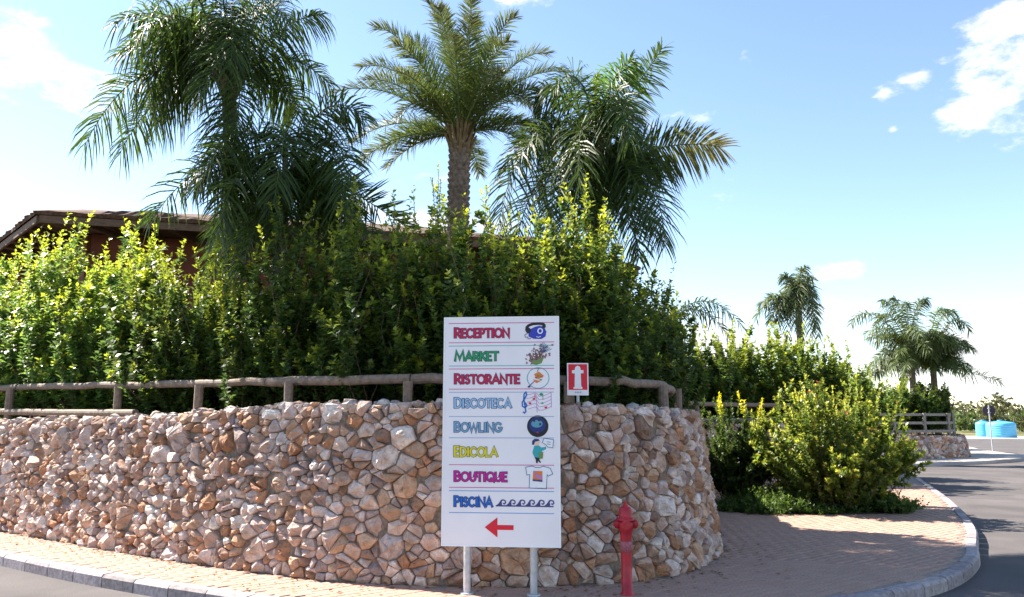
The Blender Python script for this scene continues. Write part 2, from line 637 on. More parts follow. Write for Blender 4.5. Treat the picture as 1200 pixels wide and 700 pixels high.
o = link('paving', quads_mesh('paving', V, 4, np.repeat(PVC[vi[rest]], 8, 0), 'paver', Fq), pavement)
tag(o, kind='stuff')


def kerb_run(parent, path, seg, w, ztop, base):
    """Kerb stones laid along a path, each a bevelled block of its own."""
    n = int(path.len / seg)
    rg = np.random.default_rng(3)
    for k in range(n):
        s0, s1 = k * seg + 0.007, (k + 1) * seg - 0.007
        ss = np.linspace(s0, s1, 4)
        jz = rg.normal(0, 0.003)
        prof = [(0.0, -0.03), (0.0, ztop - 0.022 + jz), (-0.022, ztop + 0.004 + jz), (-w, ztop + 0.004 + jz), (-w, -0.03)]
        vs = []
        for s in ss:
            for off, z in prof:
                p, _ = path.at(s, off)
                vs.append((p[0], p[1], z))
        f = []
        m = len(prof)
        for i in range(3):
            for j in range(m - 1):
                f.append((i * m + j, i * m + j + 1, (i + 1) * m + j + 1, (i + 1) * m + j))
        f.append(tuple(range(m))[::-1])
        f.append(tuple(3 * m + j for j in range(m)))
        c = np.array(base) * rg.uniform(0.66, 1.18) * np.array([1, rg.uniform(0.96, 1.0), rg.uniform(0.94, 1.0)])
        f = [tuple(reversed(x)) for x in f]
        MB().add(vs, f, c).build('kerb_stone', 'kerb', parent, colors=True)


kerb = empty('kerb', kind='structure')
kerb_run(kerb, KERB, 0.5, KW, PAVE, (0.40, 0.35, 0.36))

# ------------------------------------------------------------------ dry-stone retaining wall
top_s = [WALL.near(*p) for p in ((-12.5, 14.45), (-7, 10.84), (-5.2, 9.64), (-3.16, 8.35), (-2.6, 8.05), (-.6, 7.36), (1.6, 7.9), (2.43, 9.28), (3.1, 13.2), (9.4, 22.6))]
top_z = [1.60, 1.62, 1.66, 1.74, 1.79, 1.80, 1.76, 1.72, 1.6, 1.45]
BATTER = 0.125


def wall_top(s):
    return np.interp(s, top_s, top_z)


def wall_pt(s, z, d):
    p, n = WALL.at(s, np.asarray(d) - BATTER * (np.asarray(z) - PAVE))
    return np.concatenate([p, np.asarray(z)[..., None]], -1)


def clip_half(poly, a, b, c):
    """Keep a*x+b*y<=c."""
    out = []
    n = len(poly)
    for i in range(n):
        p, q = poly[i], poly[(i + 1) % n]
        dp, dq = a * p[0] + b * p[1] - c, a * q[0] + b * q[1] - c
        if dp <= 0:
            out.append(p)
        if dp * dq < 0:
            t = dp / (dp - dq)
            out.append((p[0] + (q[0] - p[0]) * t, p[1] + (q[1] - p[1]) * t))
    return out


STONE_COLS = np.array([(0.70, 0.62, 0.56), (0.74, 0.68, 0.63), (0.66, 0.55, 0.48), (0.72, 0.63, 0.58), (0.62, 0.55, 0.52), (0.68, 0.57, 0.49),
                       (0.56, 0.42, 0.33), (0.58, 0.46, 0.40), (0.52, 0.38, 0.29), (0.56, 0.40, 0.28), (0.50, 0.42, 0.39),
                       (0.44, 0.25, 0.15), (0.34, 0.24, 0.19), (0.46, 0.29, 0.19), (0.38, 0.32, 0.31)])


def stone_cells(s0, s1, zt, rg, scale=1.0, zmin=PAVE):
    """Variable-size packing of stones over an unrolled wall face."""
    ASP = 0.76                                        # stones lie flat: wider than tall
    pts, rs = [], []
    A = (s1 - s0) * 1.65
    sizes = np.concatenate([rg.uniform(0.13, 0.185, int(A * 0.9)), rg.uniform(0.085, 0.12, int(A * 4)), rg.uniform(0.058, 0.085, int(A * 22)),
                            rg.uniform(0.028, 0.052, int(A * 70))]) * scale
    X = np.zeros((len(sizes), 2))
    n = 0
    Rr = np.zeros(len(sizes))
    for r in sizes:
        for _ in range(14):
            s = rg.uniform(s0, s1)
            z = rg.uniform(zmin + r * 0.35, zt(s) - r * 0.55)
            p = np.array((s * ASP, z))
            if n == 0 or np.all(np.hypot(X[:n, 0] - p[0], X[:n, 1] - p[1]) > (Rr[:n] + r) * 0.80):
                X[n], Rr[n] = p, r
                n += 1
                break
    X, Rr = X[:n], Rr[:n]
    cells = []
    for i in range(n):
        p = X[i]
        d = np.hypot(X[:, 0] - p[0], X[:, 1] - p[1])
        nb = np.argsort(d)[1:26]
        poly = [(p[0] - .5, p[1] - .5), (p[0] + .5, p[1] - .5), (p[0] + .5, p[1] + .5), (p[0] - .5, p[1] + .5)]
        for j in nb:
            q = X[j]
            a, b = 2 * (q - p)
            cc = q @ q - p @ p - Rr[j] ** 2 + Rr[i] ** 2
            poly = clip_half(poly, a, b, cc)
            if len(poly) < 3:
                break
        if len(poly) < 3:
            continue
        poly = clip_half(poly, 0, 1, float(zt(p[0] / ASP)) + rg.uniform(-0.05, 0.03))
        poly = clip_half(poly, 0, -1, -zmin + 0.01)
        if len(poly) < 3:
            continue
        poly = clip_half(clip_half(poly, 1, 0, s1 * ASP), -1, 0, -s0 * ASP)
        if len(poly) < 3:
            continue
        pp = np.array(poly)
        pp[:, 0] /= ASP
        # clip runaway corners
        c = pp.mean(0)
        lim = 2.3 * Rr[i]
        dd = pp - c
        ln = np.linalg.norm(dd, axis=1)
        pp = c + dd * np.minimum(1, lim / (ln + 1e-9))[:, None]
        if Rr[i] > .055 and rg.random() < .45:         # a broken stone: two pieces with a straight joint
            a_ = rg.uniform(0, 3.14)
            ca_, sa_ = math.cos(a_), math.sin(a_)
            k_ = ca_ * c[0] + sa_ * c[1] + rg.normal(0, .15) * Rr[i]
            A_, B_ = clip_half([tuple(x) for x in pp], ca_, sa_, k_), clip_half([tuple(x) for x in pp], -ca_, -sa_, -k_)
            if len(A_) > 2 and len(B_) > 2:
                cells += [(np.array(A_), Rr[i] * .75), (np.array(B_), Rr[i] * .75)]
                continue
        cells.append((pp, Rr[i]))
    return cells


def stone_shape(poly, r, rg, gap=0.002):
    """Angular broken rock filling one cell: a few broken planes meet on its face. Returns (s, z, d) vertices and faces."""
    c = poly.mean(0)
    q = poly
    nq = []
    m = len(q)
    for i in range(m):
        a, b = q[i], q[(i + 1) % m]
        u, v = rg.uniform(0.02, 0.15), rg.uniform(0.85, 0.98)
        nq += [a + (b - a) * u, a + (b - a) * v]
    q = np.array(nq)
    q = np.array([x for i, x in enumerate(q) if np.linalg.norm(x - q[i - 1]) > 0.010])
    n = len(q)
    if n < 4:
        return None
    d = q - c
    ln = np.linalg.norm(d, axis=1)
    sc_ = np.clip((ln - gap * rg.uniform(0.5, 2.2)) / ln, 0.5, 1)
    ring = c + d * sc_[:, None] * (1 + rg.normal(0, .025, n))[:, None]
    depth = rg.uniform(-0.020, 0.024) + 0.10 * max(0, r - 0.09)
    hump = rg.uniform(0.20, 0.46) * r
    np_ = rg.integers(3, 6)
    a0 = rg.uniform(0, 6.28)
    ang = a0 + np.arange(np_) / np_ * 6.283 + rg.normal(0, .35, np_)
    gr = np.stack([np.cos(ang), np.sin(ang)], 1) * rg.uniform(.2, 1.15, (np_, 1))
    hk = hump * rg.uniform(.75, 1.25, np_)
    tilt = rg.normal(0, .20, 2)
    lay = []
    for k, s_ in enumerate((1.0, 1.0, .90, .60, .28)):
        jit = 0 if k < 2 else 1
        p = c + (ring - c) * (s_ * (1 + jit * rg.normal(0, 0.05, n)))[:, None]
        w = p - c
        dep = np.min(hk[None] - w @ gr.T, axis=1) + w @ tilt
        if k == 0:
            dep = np.full(n, -.075)
        elif k == 1:
            dep = np.minimum(dep - .22 * hump, -.004 + 0 * dep) - rg.uniform(0, .16, n) * hump
        else:
            dep = dep + rg.normal(0, .085, n) * r
        lay.append(np.concatenate([p, (depth + dep)[:, None]], 1))
    cc = np.array([[c[0], c[1], depth + float(np.min(hk)) + rg.normal(0, .05) * r]])
    V = np.concatenate(lay + [cc])
    F = []
    for k in range(4):
        for i in range(n):
            j = (i + 1) % n
            if (i + k) % 2:
                F.append((k * n + i, k * n + j, (k + 1) * n + j))
                F.append((k * n + i, (k + 1) * n + j, (k + 1) * n + i))
            else:
                F.append((k * n + i, k * n + j, (k + 1) * n + i))
                F.append((k * n + j, (k + 1) * n + j, (k + 1) * n + i))
    for i in range(n):
        F.append((4 * n + i, 4 * n + (i + 1) % n, 5 * n))
    return V, F


def stone_color(rg):
    c = STONE_COLS[rg.integers(len(STONE_COLS))] * rg.uniform(0.72, 1.12)
    return np.clip(c * np.array((1.08, .98, .95)), 0, 0.80)


rw = np.random.default_rng(21)
stone_wall = empty('stone_wall', (0, 7.4, 0), 'curved dry stone retaining wall of tan and white field stones behind the big sign', 'wall')
OFFW = np.array([0, -7.4, 0])
sA, sB = WALL.near(-10.2, 12.9), WALL.near(9.4, 22.4)
ss = WALL.s[::4]
prof = []
for s in ss:
    zt = float(wall_top(s)) - 0.06
    prof.append([wall_pt(s, np.array(0.02), -0.06), wall_pt(s, np.array(zt), -0.06), wall_pt(s, np.array(zt), -0.62), wall_pt(s, np.array(0.02), -0.75)])
prof = np.array(prof)
m_ = MB()
nn = len(prof)
m_.add(prof.reshape(-1, 3) + OFFW, [tuple(reversed((i * 4 + j, i * 4 + j + 1, (i + 1) * 4 + j + 1, (i + 1) * 4 + j))) for i in range(nn - 1) for j in range(3)])
m_.build('wall_core', 'core', stone_wall)

stones = []
# close part with ordinary stones, far return with the same
for a, b in ((sA, WALL.near(2.85, 11.5)), (WALL.near(2.85, 11.5), sB)):
    for poly, r in stone_cells(a, b, wall_top, rw):
        sh = stone_shape(poly, r, rw)
        if sh is None:
            continue
        V, F = sh
        W = wall_pt(V[:, 0], V[:, 1], V[:, 2])
        p = W.mean(0)
        pol = poly
        area = 0.5 * abs(np.sum(pol[:, 0] * np.roll(pol[:, 1], -1) - np.roll(pol[:, 0], -1) * pol[:, 1]))
        _, nrm = WALL.at(float(poly[:, 0].mean()))
        vd = unit(np.array([-p[0], -p[1]]))
        face = max(0, float(nrm @ vd))
        vis = area * face / (p[0] ** 2 + p[1] ** 2)
        if abs(p[0] / p[1]) > 0.70 or (p[1] > 12):
            vis = 0
        if -0.62 < p[0] / p[1] * 7.05 < 0.42 and p[2] > 0.62:      # behind the board
            vis *= 0.05
        stones.append((vis, W, F, stone_color(rw)))
# loose stones along the top
for s in np.arange(sA, WALL.near(2.66, 10.3), 0.085):
    for row in range(3):
        r = rw.uniform(0.03, 0.075)
        z = float(wall_top(s)) - 0.035 + rw.uniform(-.02, .035) - 0.0 * row
        pc = wall_pt(s + rw.uniform(-.04, .04), np.array(z), -0.09 - 0.13 * row + rw.uniform(-.04, .04))
        n1, n2 = 7, 4
        vs, f = [], []
        ax = rw.uniform(0.7, 1.35, 3)
        for i in range(1, n2):
            for k in range(n1):
                th, ph = math.pi * i / n2, 2 * math.pi * (k + .5 * (i % 2)) / n1
                rr = r * rw.uniform(.82, 1.15)
                vs.append(pc + rr * ax * np.array((math.sin(th) * math.cos(ph), math.sin(th) * math.sin(ph), .75 * math.cos(th))))
        vs += [pc + np.array((0, 0, r * .75)), pc - np.array((0, 0, r * .75))]
        for i in range(n2 - 2):
            for k in range(n1):
                a, b = i * n1 + k, i * n1 + (k + 1) % n1
                f += [(a, a + n1, b), (b, a + n1, b + n1)]
        t0, b0 = (n2 - 1) * n1, (n2 - 1) * n1 + 1
        for k in range(n1):
            f += [(t0, k, (k + 1) % n1), (b0, (n2 - 2) * n1 + (k + 1) % n1, (n2 - 2) * n1 + k)]
        c = stone_color(rw)
        c = c * 0.6 + np.array((0.5, 0.49, 0.48)) * 0.4
        stones.append((0, np.array(vs), f, c))
stones.sort(key=lambda x: -x[0])
for vis, W, F, c in stones[:300]:
    o_ = W.mean(0)
    me = bpy.data.meshes.new('stone')
    me.from_pydata((W - o_).tolist(), [], F)
    set_cols(me, c)
    finish(me, 'stone')
    link('stone', me, stone_wall, tuple(o_ + OFFW))
m_ = MB()
for vis, W, F, c in stones[300:]:
    m_.add(W + OFFW, F, c)
tag(m_.build('rubble', 'stone', stone_wall, colors=True), kind='stuff')
print('stones', len(stones))

# soil of the raised bed behind the wall
ti, _ = WALL.at(WALL.s[::6], -0.45)
sheet('terrace_soil', ti.tolist() + [(2, 30), (-6, 40), (-60, 60), (-60, 44)], 1.42, 'soil')

# ------------------------------------------------------------------ log fence on the wall
FOFF = -0.30


def fence_pt(s, z):
    return wall_pt(np.asarray(s, float), np.asarray(z, float) + np.zeros_like(np.asarray(s, float)), FOFF)


log_fence = empty('log_fence', (0, 8.0, 1.5), 'weathered round log fence with one long rail along the stone wall top', 'fence')
OFFF = np.array([0, -8.0, -1.5])
rl = np.random.default_rng(4)
post_s = [3.2, 5.55, 8.5, 10.2, 11.75, 13.35, 15.2, 17.05, 18.85]


def RZ(s):
    return np.interp(s, [3, 5.1, 8.5, 11.5, 15, 17, 18.5], [2.15, 2.12, 2.075, 2.05, 2.035, 2.02, 1.985])


for k, s in enumerate(post_s):
    p = fence_pt(s, 1.3)
    q = fence_pt(s, RZ(s) - (0.02 if k < 8 else -0.05))
    q[0], q[1] = p[0] + rl.normal(0, .012), p[1] + rl.normal(0, .012)
    r = 0.052 * rl.uniform(.92, 1.1)
    zz = np.linspace(0, 1, 5)
    pts = p + (q - p) * zz[:, None]
    MB().tube(pts + OFFF, r * rl.uniform(.96, 1.04, 5), 10).build('post', 'log', log_fence, smooth=False)
rail_s = [2.2, 5.55, 8.5, 11.3, 13.35, 15.2, 17.05, 18.93]
for a, b in zip(rail_s[:-1], rail_s[1:]):
    t = np.linspace(0, 1, 9)
    A, B = fence_pt(a + .006, RZ(a)), fence_pt(b - .006, RZ(b))
    pts = A + (B - A) * t[:, None]
    if b - a < 2.2:                       # short rails on the bend
        pts = np.array([fence_pt(a + .006 + (b - a - .012) * x, RZ(a + (b - a) * x)) for x in t])
    pts = pts + rl.normal(0, .008, pts.shape)
    r0 = rl.uniform(.047, .054)
    MB().tube(pts + OFFF, np.linspace(r0, r0 * .93, 9) * rl.uniform(.97, 1.03, 9), 12).build('rail', 'log', log_fence)
for a, b in ((2.2, 5.5), (5.52, 8.95)):
    A, B = fence_pt(a, 1.775 - .01 * (a - 2.2)), fence_pt(b, 1.775 - .01 * (b - 2.2))
    t = np.linspace(0, 1, 7)[:, None]
    pts = A + (B - A) * t - np.array([[0.03, 0.075, 0]]) + rl.normal(0, .004, (7, 3))
    MB().tube(pts + OFFF, .049 * rl.uniform(.96, 1.04, 7), 12).build('rail', 'log', log_fence)

# second fence on the wall that runs back behind the flowering bush
back_fence = empty('log_fence', (4.5, 17, 1.4), 'low log fence in shade on the receding stone wall behind the flowering bush', 'fence')
OFFB = -np.array([4.5, 17, 1.4])
bs = [23.6, 25.3, 27.0, 28.8, 30.6]
for s in bs:
    MB().tube(np.array([fence_pt(s, 1.2), fence_pt(s, 1.95)]) + OFFB, .055, 9).build('post', 'log', back_fence)
for a, b in zip(bs[:-1], bs[1:]):
    for z in (1.60, 1.95):
        MB().tube(np.array([fence_pt(a, z), fence_pt((a + b) / 2, z), fence_pt(b - .01, z)]) + OFFB, .05, 9).build('rail', 'log', back_fence)

# ------------------------------------------------------------------ the big direction sign
SA = rad(-5.5)
SX = np.array([math.cos(SA), math.sin(SA), 0])       # along the board
SN = np.array([math.sin(SA), -math.cos(SA), 0])      # out of its face
SC = np.array([-0.10, 6.985, 0])                     # middle of the face at ground level
BW, BZ0, BZ1 = 1.035, 0.545, 2.555
ZUP = np.array([0, 0, 1.0])
sign = empty('direction_sign', (SC[0], SC[1], PAVE), 'tall white board with eight coloured Italian words and a red arrow on grey posts', 'sign')
OFFS = -np.array([SC[0], SC[1], PAVE])


def SP(u, z, d=0.0):
    """Point on the board: u metres from its middle, z height, d proud of the face."""
    return SC + SX * u + SN * d + ZUP * z + OFFS


def SL(x, y):
    """Layout of the printed face in sheet units (131..137.5 wide, 264 tall) to board metres."""
    v = (y - 373.2) / 264.3
    left, wid = 521.5 - 4 * v, 131 + 6.5 * v
    return ((x - left) / wid - .5) * BW, BZ1 - v * (BZ1 - BZ0)


m_ = MB()
th = 0.028
pts = [SP(u, z, d) for d in (0, -th) for u, z in ((-BW / 2, BZ0), (BW / 2, BZ0), (BW / 2, BZ1), (-BW / 2, BZ1))]
m_.add(pts, [(0, 1, 2, 3), (7, 6, 5, 4), (0, 4, 5, 1), (1, 5, 6, 2), (2, 6, 7, 3), (3, 7, 4, 0)])
m_.build('panel', 'board', sign)
# thin folded rim
m_ = MB()
e = 0.006
for a, b in (((-BW / 2 - e, BZ0), (-BW / 2 - e, BZ1)), ((BW / 2 + e, BZ0), (BW / 2 + e, BZ1))):
    m_.add([SP(a[0] + i * e, z, d) for z in (BZ0 - .012, BZ1 + .012) for i, d in ((-1, -th - .004), (1, -th - .004), (1, .004), (-1, .004))],
           [(0, 1, 2, 3), (7, 6, 5, 4), (0, 4, 5, 1), (1, 5, 6, 2), (2, 6, 7, 3), (3, 7, 4, 0)])
for z in (BZ0 - e, BZ1 + e):
    m_.add([SP(u, z + i * e, d) for u in (-BW / 2, BW / 2) for i, d in ((-1, -th - .004), (1, -th - .004), (1, .004), (-1, .004))],
           [(0, 1, 2, 3), (7, 6, 5, 4), (0, 4, 5, 1), (1, 5, 6, 2), (2, 6, 7, 3), (3, 7, 4, 0)])
m_.build('rim', 'edge', sign)
for u in (-0.305, 0.285):
    b0, b1 = SP(u, PAVE - .02, -th - .042), SP(u, 2.45, -th - .042)
    po = MB().tube([b0, b1], .033, 14).build('post', 'galv', sign, smooth=False)
    MB().lathe([(.033 + .028, PAVE), (.058, PAVE + .012), (.036, PAVE + .014)], 14, tuple(SP(u, 0, -th - .042))).build('base_plate', 'galv', po)
    for z in (0.75, 1.5, 2.3):
        m2 = MB()
        c0, c1 = SP(u - .06, z, -th - .04), SP(u + .06, z, -th - .04)
        m2.beam(c0, c1, .074, .03)
        m2.build('clamp', 'galv', po)

PRINT = {
    'crimson': print_mat('crimson', (0.50, 0.012, 0.055)), 'navy': print_mat('navy', (0.035, 0.025, 0.13)),
    'green': print_mat('green', (0.015, 0.30, 0.12)), 'dkgreen': print_mat('dkgreen', (0.012, 0.07, 0.06)),
    'pale': print_mat('pale', (0.34, 0.52, 0.72)), 'steel': print_mat('steel', (0.03, 0.11, 0.27)),
    'slate': print_mat('slate', (0.20, 0.36, 0.50)), 'yellow': print_mat('yellow', (0.72, 0.62, 0.02)),
    'olive': print_mat('olive', (0.13, 0.12, 0.03)), 'magenta': print_mat('magenta', (0.50, 0.012, 0.26)),
    'plum': print_mat('plum', (0.16, 0.01, 0.14)), 'blue': print_mat('blue', (0.012, 0.13, 0.50)),
    'deep': print_mat('deep', (0.01, 0.03, 0.17)), 'red': print_mat('red', (0.68, 0.012, 0.035)),
    'pink': print_mat('pink', (0.62, 0.10, 0.30)), 'teal': print_mat('teal', (0.12, 0.46, 0.45)),
    'greyblue': print_mat('greyblue', (0.36, 0.44, 0.62)), 'skyblue': print_mat('skyblue', (0.15, 0.33, 0.66)),
    'black': print_mat('black', (0.012, 0.013, 0.02)), 'white': print_mat('white', (0.82, 0.82, 0.85)),
    'royal': print_mat('royal', (0.03, 0.05, 0.42)), 'brown': print_mat('brown', (0.14, 0.06, 0.05)),
    'mauve': print_mat('mauve', (0.28, 0.15, 0.17)), 'leafgreen': print_mat('leafgreen', (0.16, 0.26, 0.08)),
    'orange': print_mat('orange', (0.72, 0.20, 0.03)), 'skin': print_mat('skin', (0.78, 0.55, 0.42)),
    'aqua': print_mat('aqua', (0.03, 0.36, 0.40)), 'lilac': print_mat('lilac', (0.45, 0.20, 0.50)),
    'ink': print_mat('ink', (0.05, 0.05, 0.20)), 'ballblue': print_mat('ballblue', (0.10, 0.30, 0.42)),
}


def ribbon(pts, w, closed=False):
    """Mitred flat stroke in the sheet plane."""
    p = np.asarray(pts, float)
    n = len(p)
    if closed:
        d0, d1 = p - np.roll(p, 1, 0), np.roll(p, -1, 0) - p
    else:
        d = np.diff(p, axis=0)
        d0, d1 = np.vstack([d[:1], d]), np.vstack([d, d[-1:]])
    d0, d1 = unit(d0), unit(d1)
    n0, n1 = np.stack([-d0[:, 1], d0[:, 0]], 1), np.stack([-d1[:, 1], d1[:, 0]], 1)
    mi = unit(n0 + n1)
    k = 1 / np.clip(np.sum(mi * n0, 1), .45, 1)
    off = mi * (k * w / 2)[:, None]
    V = np.concatenate([p + off, p - off])
    m = n if closed else n - 1
    F = [(i, (i + 1) % n, n + (i + 1) % n, n + i) for i in range(m)]
    return V, F


class Print(MB):
    def flat(self, V, F, d):
        us = np.array([SL(x, y) for x, y in V])
        pts = SC + OFFS + SX * us[:, :1] + ZUP * us[:, 1:] + SN * d
        return self.add(pts, F)

    def stroke(self, pts, w, d, closed=False):
        if not closed:
            pts = np.asarray(pts, float)
        V, F = ribbon(pts, w, closed)
        return self.flat(V, F, d)

    def poly(self, pts, d):
        return self.flat(pts, [tuple(range(len(pts)))], d)

    def disc(self, x, y, rx, ry, d, n=20, rot=0):
        a = np.arange(n) / n * 2 * np.pi
        X, Y = rx * np.cos(a), ry * np.sin(a)
        return self.poly(np.stack([x + X * math.cos(rot) - Y * math.sin(rot), y + X * math.sin(rot) + Y * math.cos(rot)], 1), d)


def arc(cx, cy, rx, ry, a0, a1, n=12):
    a = np.radians(np.linspace(a0, a1, n))
    return [(cx + rx * math.cos(t), cy + ry * math.sin(t)) for t in a]


# capitals as strokes in a unit box, y up: (points, closed, weight)
G = {
    'A': ([[(0, 0), (.5, 1), (1, 0)], [(.2, .30), (.8, .30)]], .92),
    'B': ([[(.08, 0), (.08, 1)], [(.08, 1)] + arc(.45, .75, .38, .25, 90, -90, 9) + [(.08, .5)], [(.08, .5)] + arc(.5, .25, .45, .25, 90, -90, 9) + [(.08, 0)]], .72),
    'C': ([arc(.52, .5, .5, .5, 50, 310, 17)], .92),
    'D': ([[(.08, 0), (.08, 1)], [(.08, 1)] + arc(.42, .5, .55, .5, 90, -90, 13) + [(.08, 0)]], .88),
    'E': ([[(.08, 0), (.08, 1)], [(.08, 1), (.95, 1)], [(.08, .52), (.8, .52)], [(.08, 0), (.95, 0)]], .60),
    'G': ([arc(.52, .5, .5, .5, 48, 345, 17) + [(1.0, .42), (.62, .42)]], .95),
    'I': ([[(.5, 0), (.5, 1)]], .26),
    'K': ([[(.08, 0), (.08, 1)], [(.95, 1), (.12, .45)], [(.32, .58), (1, 0)]], .75),
    'L': ([[(.08, 1), (.08, 0), (.95, 0)]], .58),
    'M': ([[(0, 0), (.14, 1), (.5, .15), (.86, 1), (1, 0)]], 1.1),
    'N': ([[(.06, 0), (.06, 1), (.94, 0), (.94, 1)]], .88),
    'O': ([arc(.5, .5, .5, .5, 0, 345, 24)], .98),
    'P': ([[(.08, 0), (.08, 1)], [(.08, 1)] + arc(.5, .72, .42, .28, 90, -90, 9) + [(.08, .44)]], .68),
    'Q': ([arc(.5, .5, .5, .5, 0, 345, 24), [(.58, .28), (1.04, -.08)]], .98),
    'R': ([[(.08, 0), (.08, 1)], [(.08, 1)] + arc(.46, .73, .40, .27, 90, -90, 9) + [(.08, .46)], [(.42, .46), (1, 0)]], .72),
    'S': ([arc(.5, .76, .38, .24, 40, 270, 10) + arc(.5, .26, .42, .26, 90, -140, 11)], .62),
    'T': ([[(.5, 0), (.5, 1)], [(0, 1), (1, 1)]], .75),
    'U': ([[(.06, 1), (.06, .4)] + arc(.5, .4, .44, .4, 180, 360, 11) + [(.94, .4), (.94, 1)]], .82),
    'W': ([[(0, 1), (.24, 0), (.5, .85), (.76, 0), (1, 1)]], 1.2),
}
CLOSED = {('O', 0), ('Q', 0)}


def word(text, x0, x1, y0, y1, fill, outl, fw=1.8, ow=3.1):
    """Outlined capitals between x0..x1, y0 top, y1 bottom; the first letter a little taller."""
    H = y1 - y0
    ws = [G[c][1] * (1.12 if i == 0 else 1.0) for i, c in enumerate(text)]
    gap = .17
    tot = sum(ws) + gap * (len(text) - 1)
    k = (x1 - x0) / tot
    o, f = Print(), Print()
    x = x0
    for i, ch in enumerate(text):
        w = ws[i] * k
        h = H * (1.0 if i == 0 else .90)
        for j, st in enumerate(G[ch][0]):
            P = np.array(st, float)
            P = np.stack([x + P[:, 0] * w, y1 - P[:, 1] * h], 1)
            cl = (ch, j) in CLOSED
            wt = 1.0
            if j == 0 and len(st) == 2 and ch not in 'T':      # heavy stem
                wt = 1.25
            step = .00025 * (j + 3 * (i % 2))
            Po, Pf = P, P
            if not cl:
                d0, d1 = unit(P[0] - P[1]), unit(P[-1] - P[-2])
                Po, Pf = P.copy(), P.copy()
                Po[0] += d0 * ow * .42
                Po[-1] += d1 * ow * .42
                Pf[0] += d0 * fw * .3
                Pf[-1] += d1 * fw * .3
            o.stroke(Po, ow * wt, .0022 + step, cl)
            f.stroke(Pf, fw * wt, .0045 + step, cl)
        x += w + gap * k
    lo = o.build('lettering', PRINT[outl], sign)
    f.build('letter_fill', PRINT[fill], lo)


word('RECEPTION', 532.6, 596.4, 385.2, 396.2, 'crimson', 'plum')
word('MARKET', 533, 583.6, 413.2, 424, 'green', 'dkgreen')
word('RISTORANTE', 532.6, 608.4, 440.6, 451.4, 'crimson', 'plum')
word('DISCOTECA', 532.2, 598.6, 469, 479.8, 'pale', 'steel', 1.6, 3.0)
word('BOWLING', 532.2, 587.4, 497.2, 508, 'slate', 'steel', 1.6, 3.0)
word('EDICOLA', 532, 582.4, 525.6, 536.6, 'yellow', 'olive', 1.9, 3.0)
word('BOUTIQUE', 532, 593.6, 554.4, 565, 'magenta', 'plum')
word('PISCINA', 532, 576.4, 583, 593.8, 'blue', 'deep')
for y, c in ((379.2, 'pink'), (402.6, 'pink'), (406.6, 'teal'), (430.6, 'teal'), (434.2, 'pink'), (458.2, 'pink'), (462, 'greyblue'),
             (490.6, 'greyblue'), (515.4, 'greyblue'), (519, 'white'), (546.6, 'pink'), (572.6, 'pink'), (576.4, 'skyblue'), (601.2, 'skyblue')):
    if c != 'white':
        Print().stroke([(525.5, y), (648.5, y)], 0.85, .002).build('rule_line', PRINT[c], sign)
Print().poly([(567.5, 617.3), (582.6, 606), (582.6, 614.6), (601.5, 614.6), (601.5, 620.1), (582.6, 620.1), (582.6, 628.6)], .002).build('arrow', PRINT['red'], sign)


def picto(name, layers):
    root = None
    for k, (part, ink, fn) in enumerate(layers):
        p = Print()
        fn(p, .002 + .0009 * k)
        o = p.build(name if root is None else part, PRINT[ink], sign if root is None else root)
        if part in ('stems', 'blooms', 'petals', 'sprigs'):
            tag(o, kind='stuff')
        root = root or o


rp = np.random.default_rng(9)
# telephone
picto('telephone_picture', [
    ('body', 'royal', lambda p, d: p.poly([(619, 396), (618.6, 391), (621, 387), (626, 384.4), (632, 383), (637, 385), (639.6, 390), (638.6, 396), (634, 399), (625, 398.8)], d)),
    ('handset', 'black', lambda p, d: p.stroke([(616.6, 389), (617, 385), (619, 382.6), (624, 380.8), (631, 380.4), (636, 381.2), (638, 383.4)], 3.2, d)),
    ('earpiece', 'black', lambda p, d: (p.disc(618.6, 388.6, 3.0, 3.4, d + .0003), p.disc(636.8, 384.2, 2.2, 1.8, d + .0006))),
    ('dial', 'white', lambda p, d: p.disc(632.4, 389.4, 3.3, 3.6, d)),
    ('dial_centre', 'royal', lambda p, d: p.disc(632.4, 389.4, 1.9, 2.2, d)),
    ('cord', 'ink', lambda p, d: p.stroke([(618, 392), (614.6, 394), (615.2, 396.8), (618, 396.6), (618.4, 398.8), (622, 398.4)], .7, d)),
    ('smile', 'white', lambda p, d: p.stroke([(628, 396.2), (630.5, 397), (633.4, 396)], .7, d)),
])


def bunch(p, d, n, cx, cy, sx, sy, r, tilt):
    for i in range(n):
        x, y = rp.normal(0, 1, 2)
        X, Y = cx + sx * x + tilt * -y * sy, cy + sy * y
        a = rp.uniform(0, 6.28)
        q = [(X + r * math.cos(a + t) * k, Y + r * math.sin(a + t) * k) for t, k in ((0, 1.5), (1.3, .6), (2.6, 1.0), (3.6, .5), (4.9, 1.1))]
        p.poly(q, d + .00002 * i)


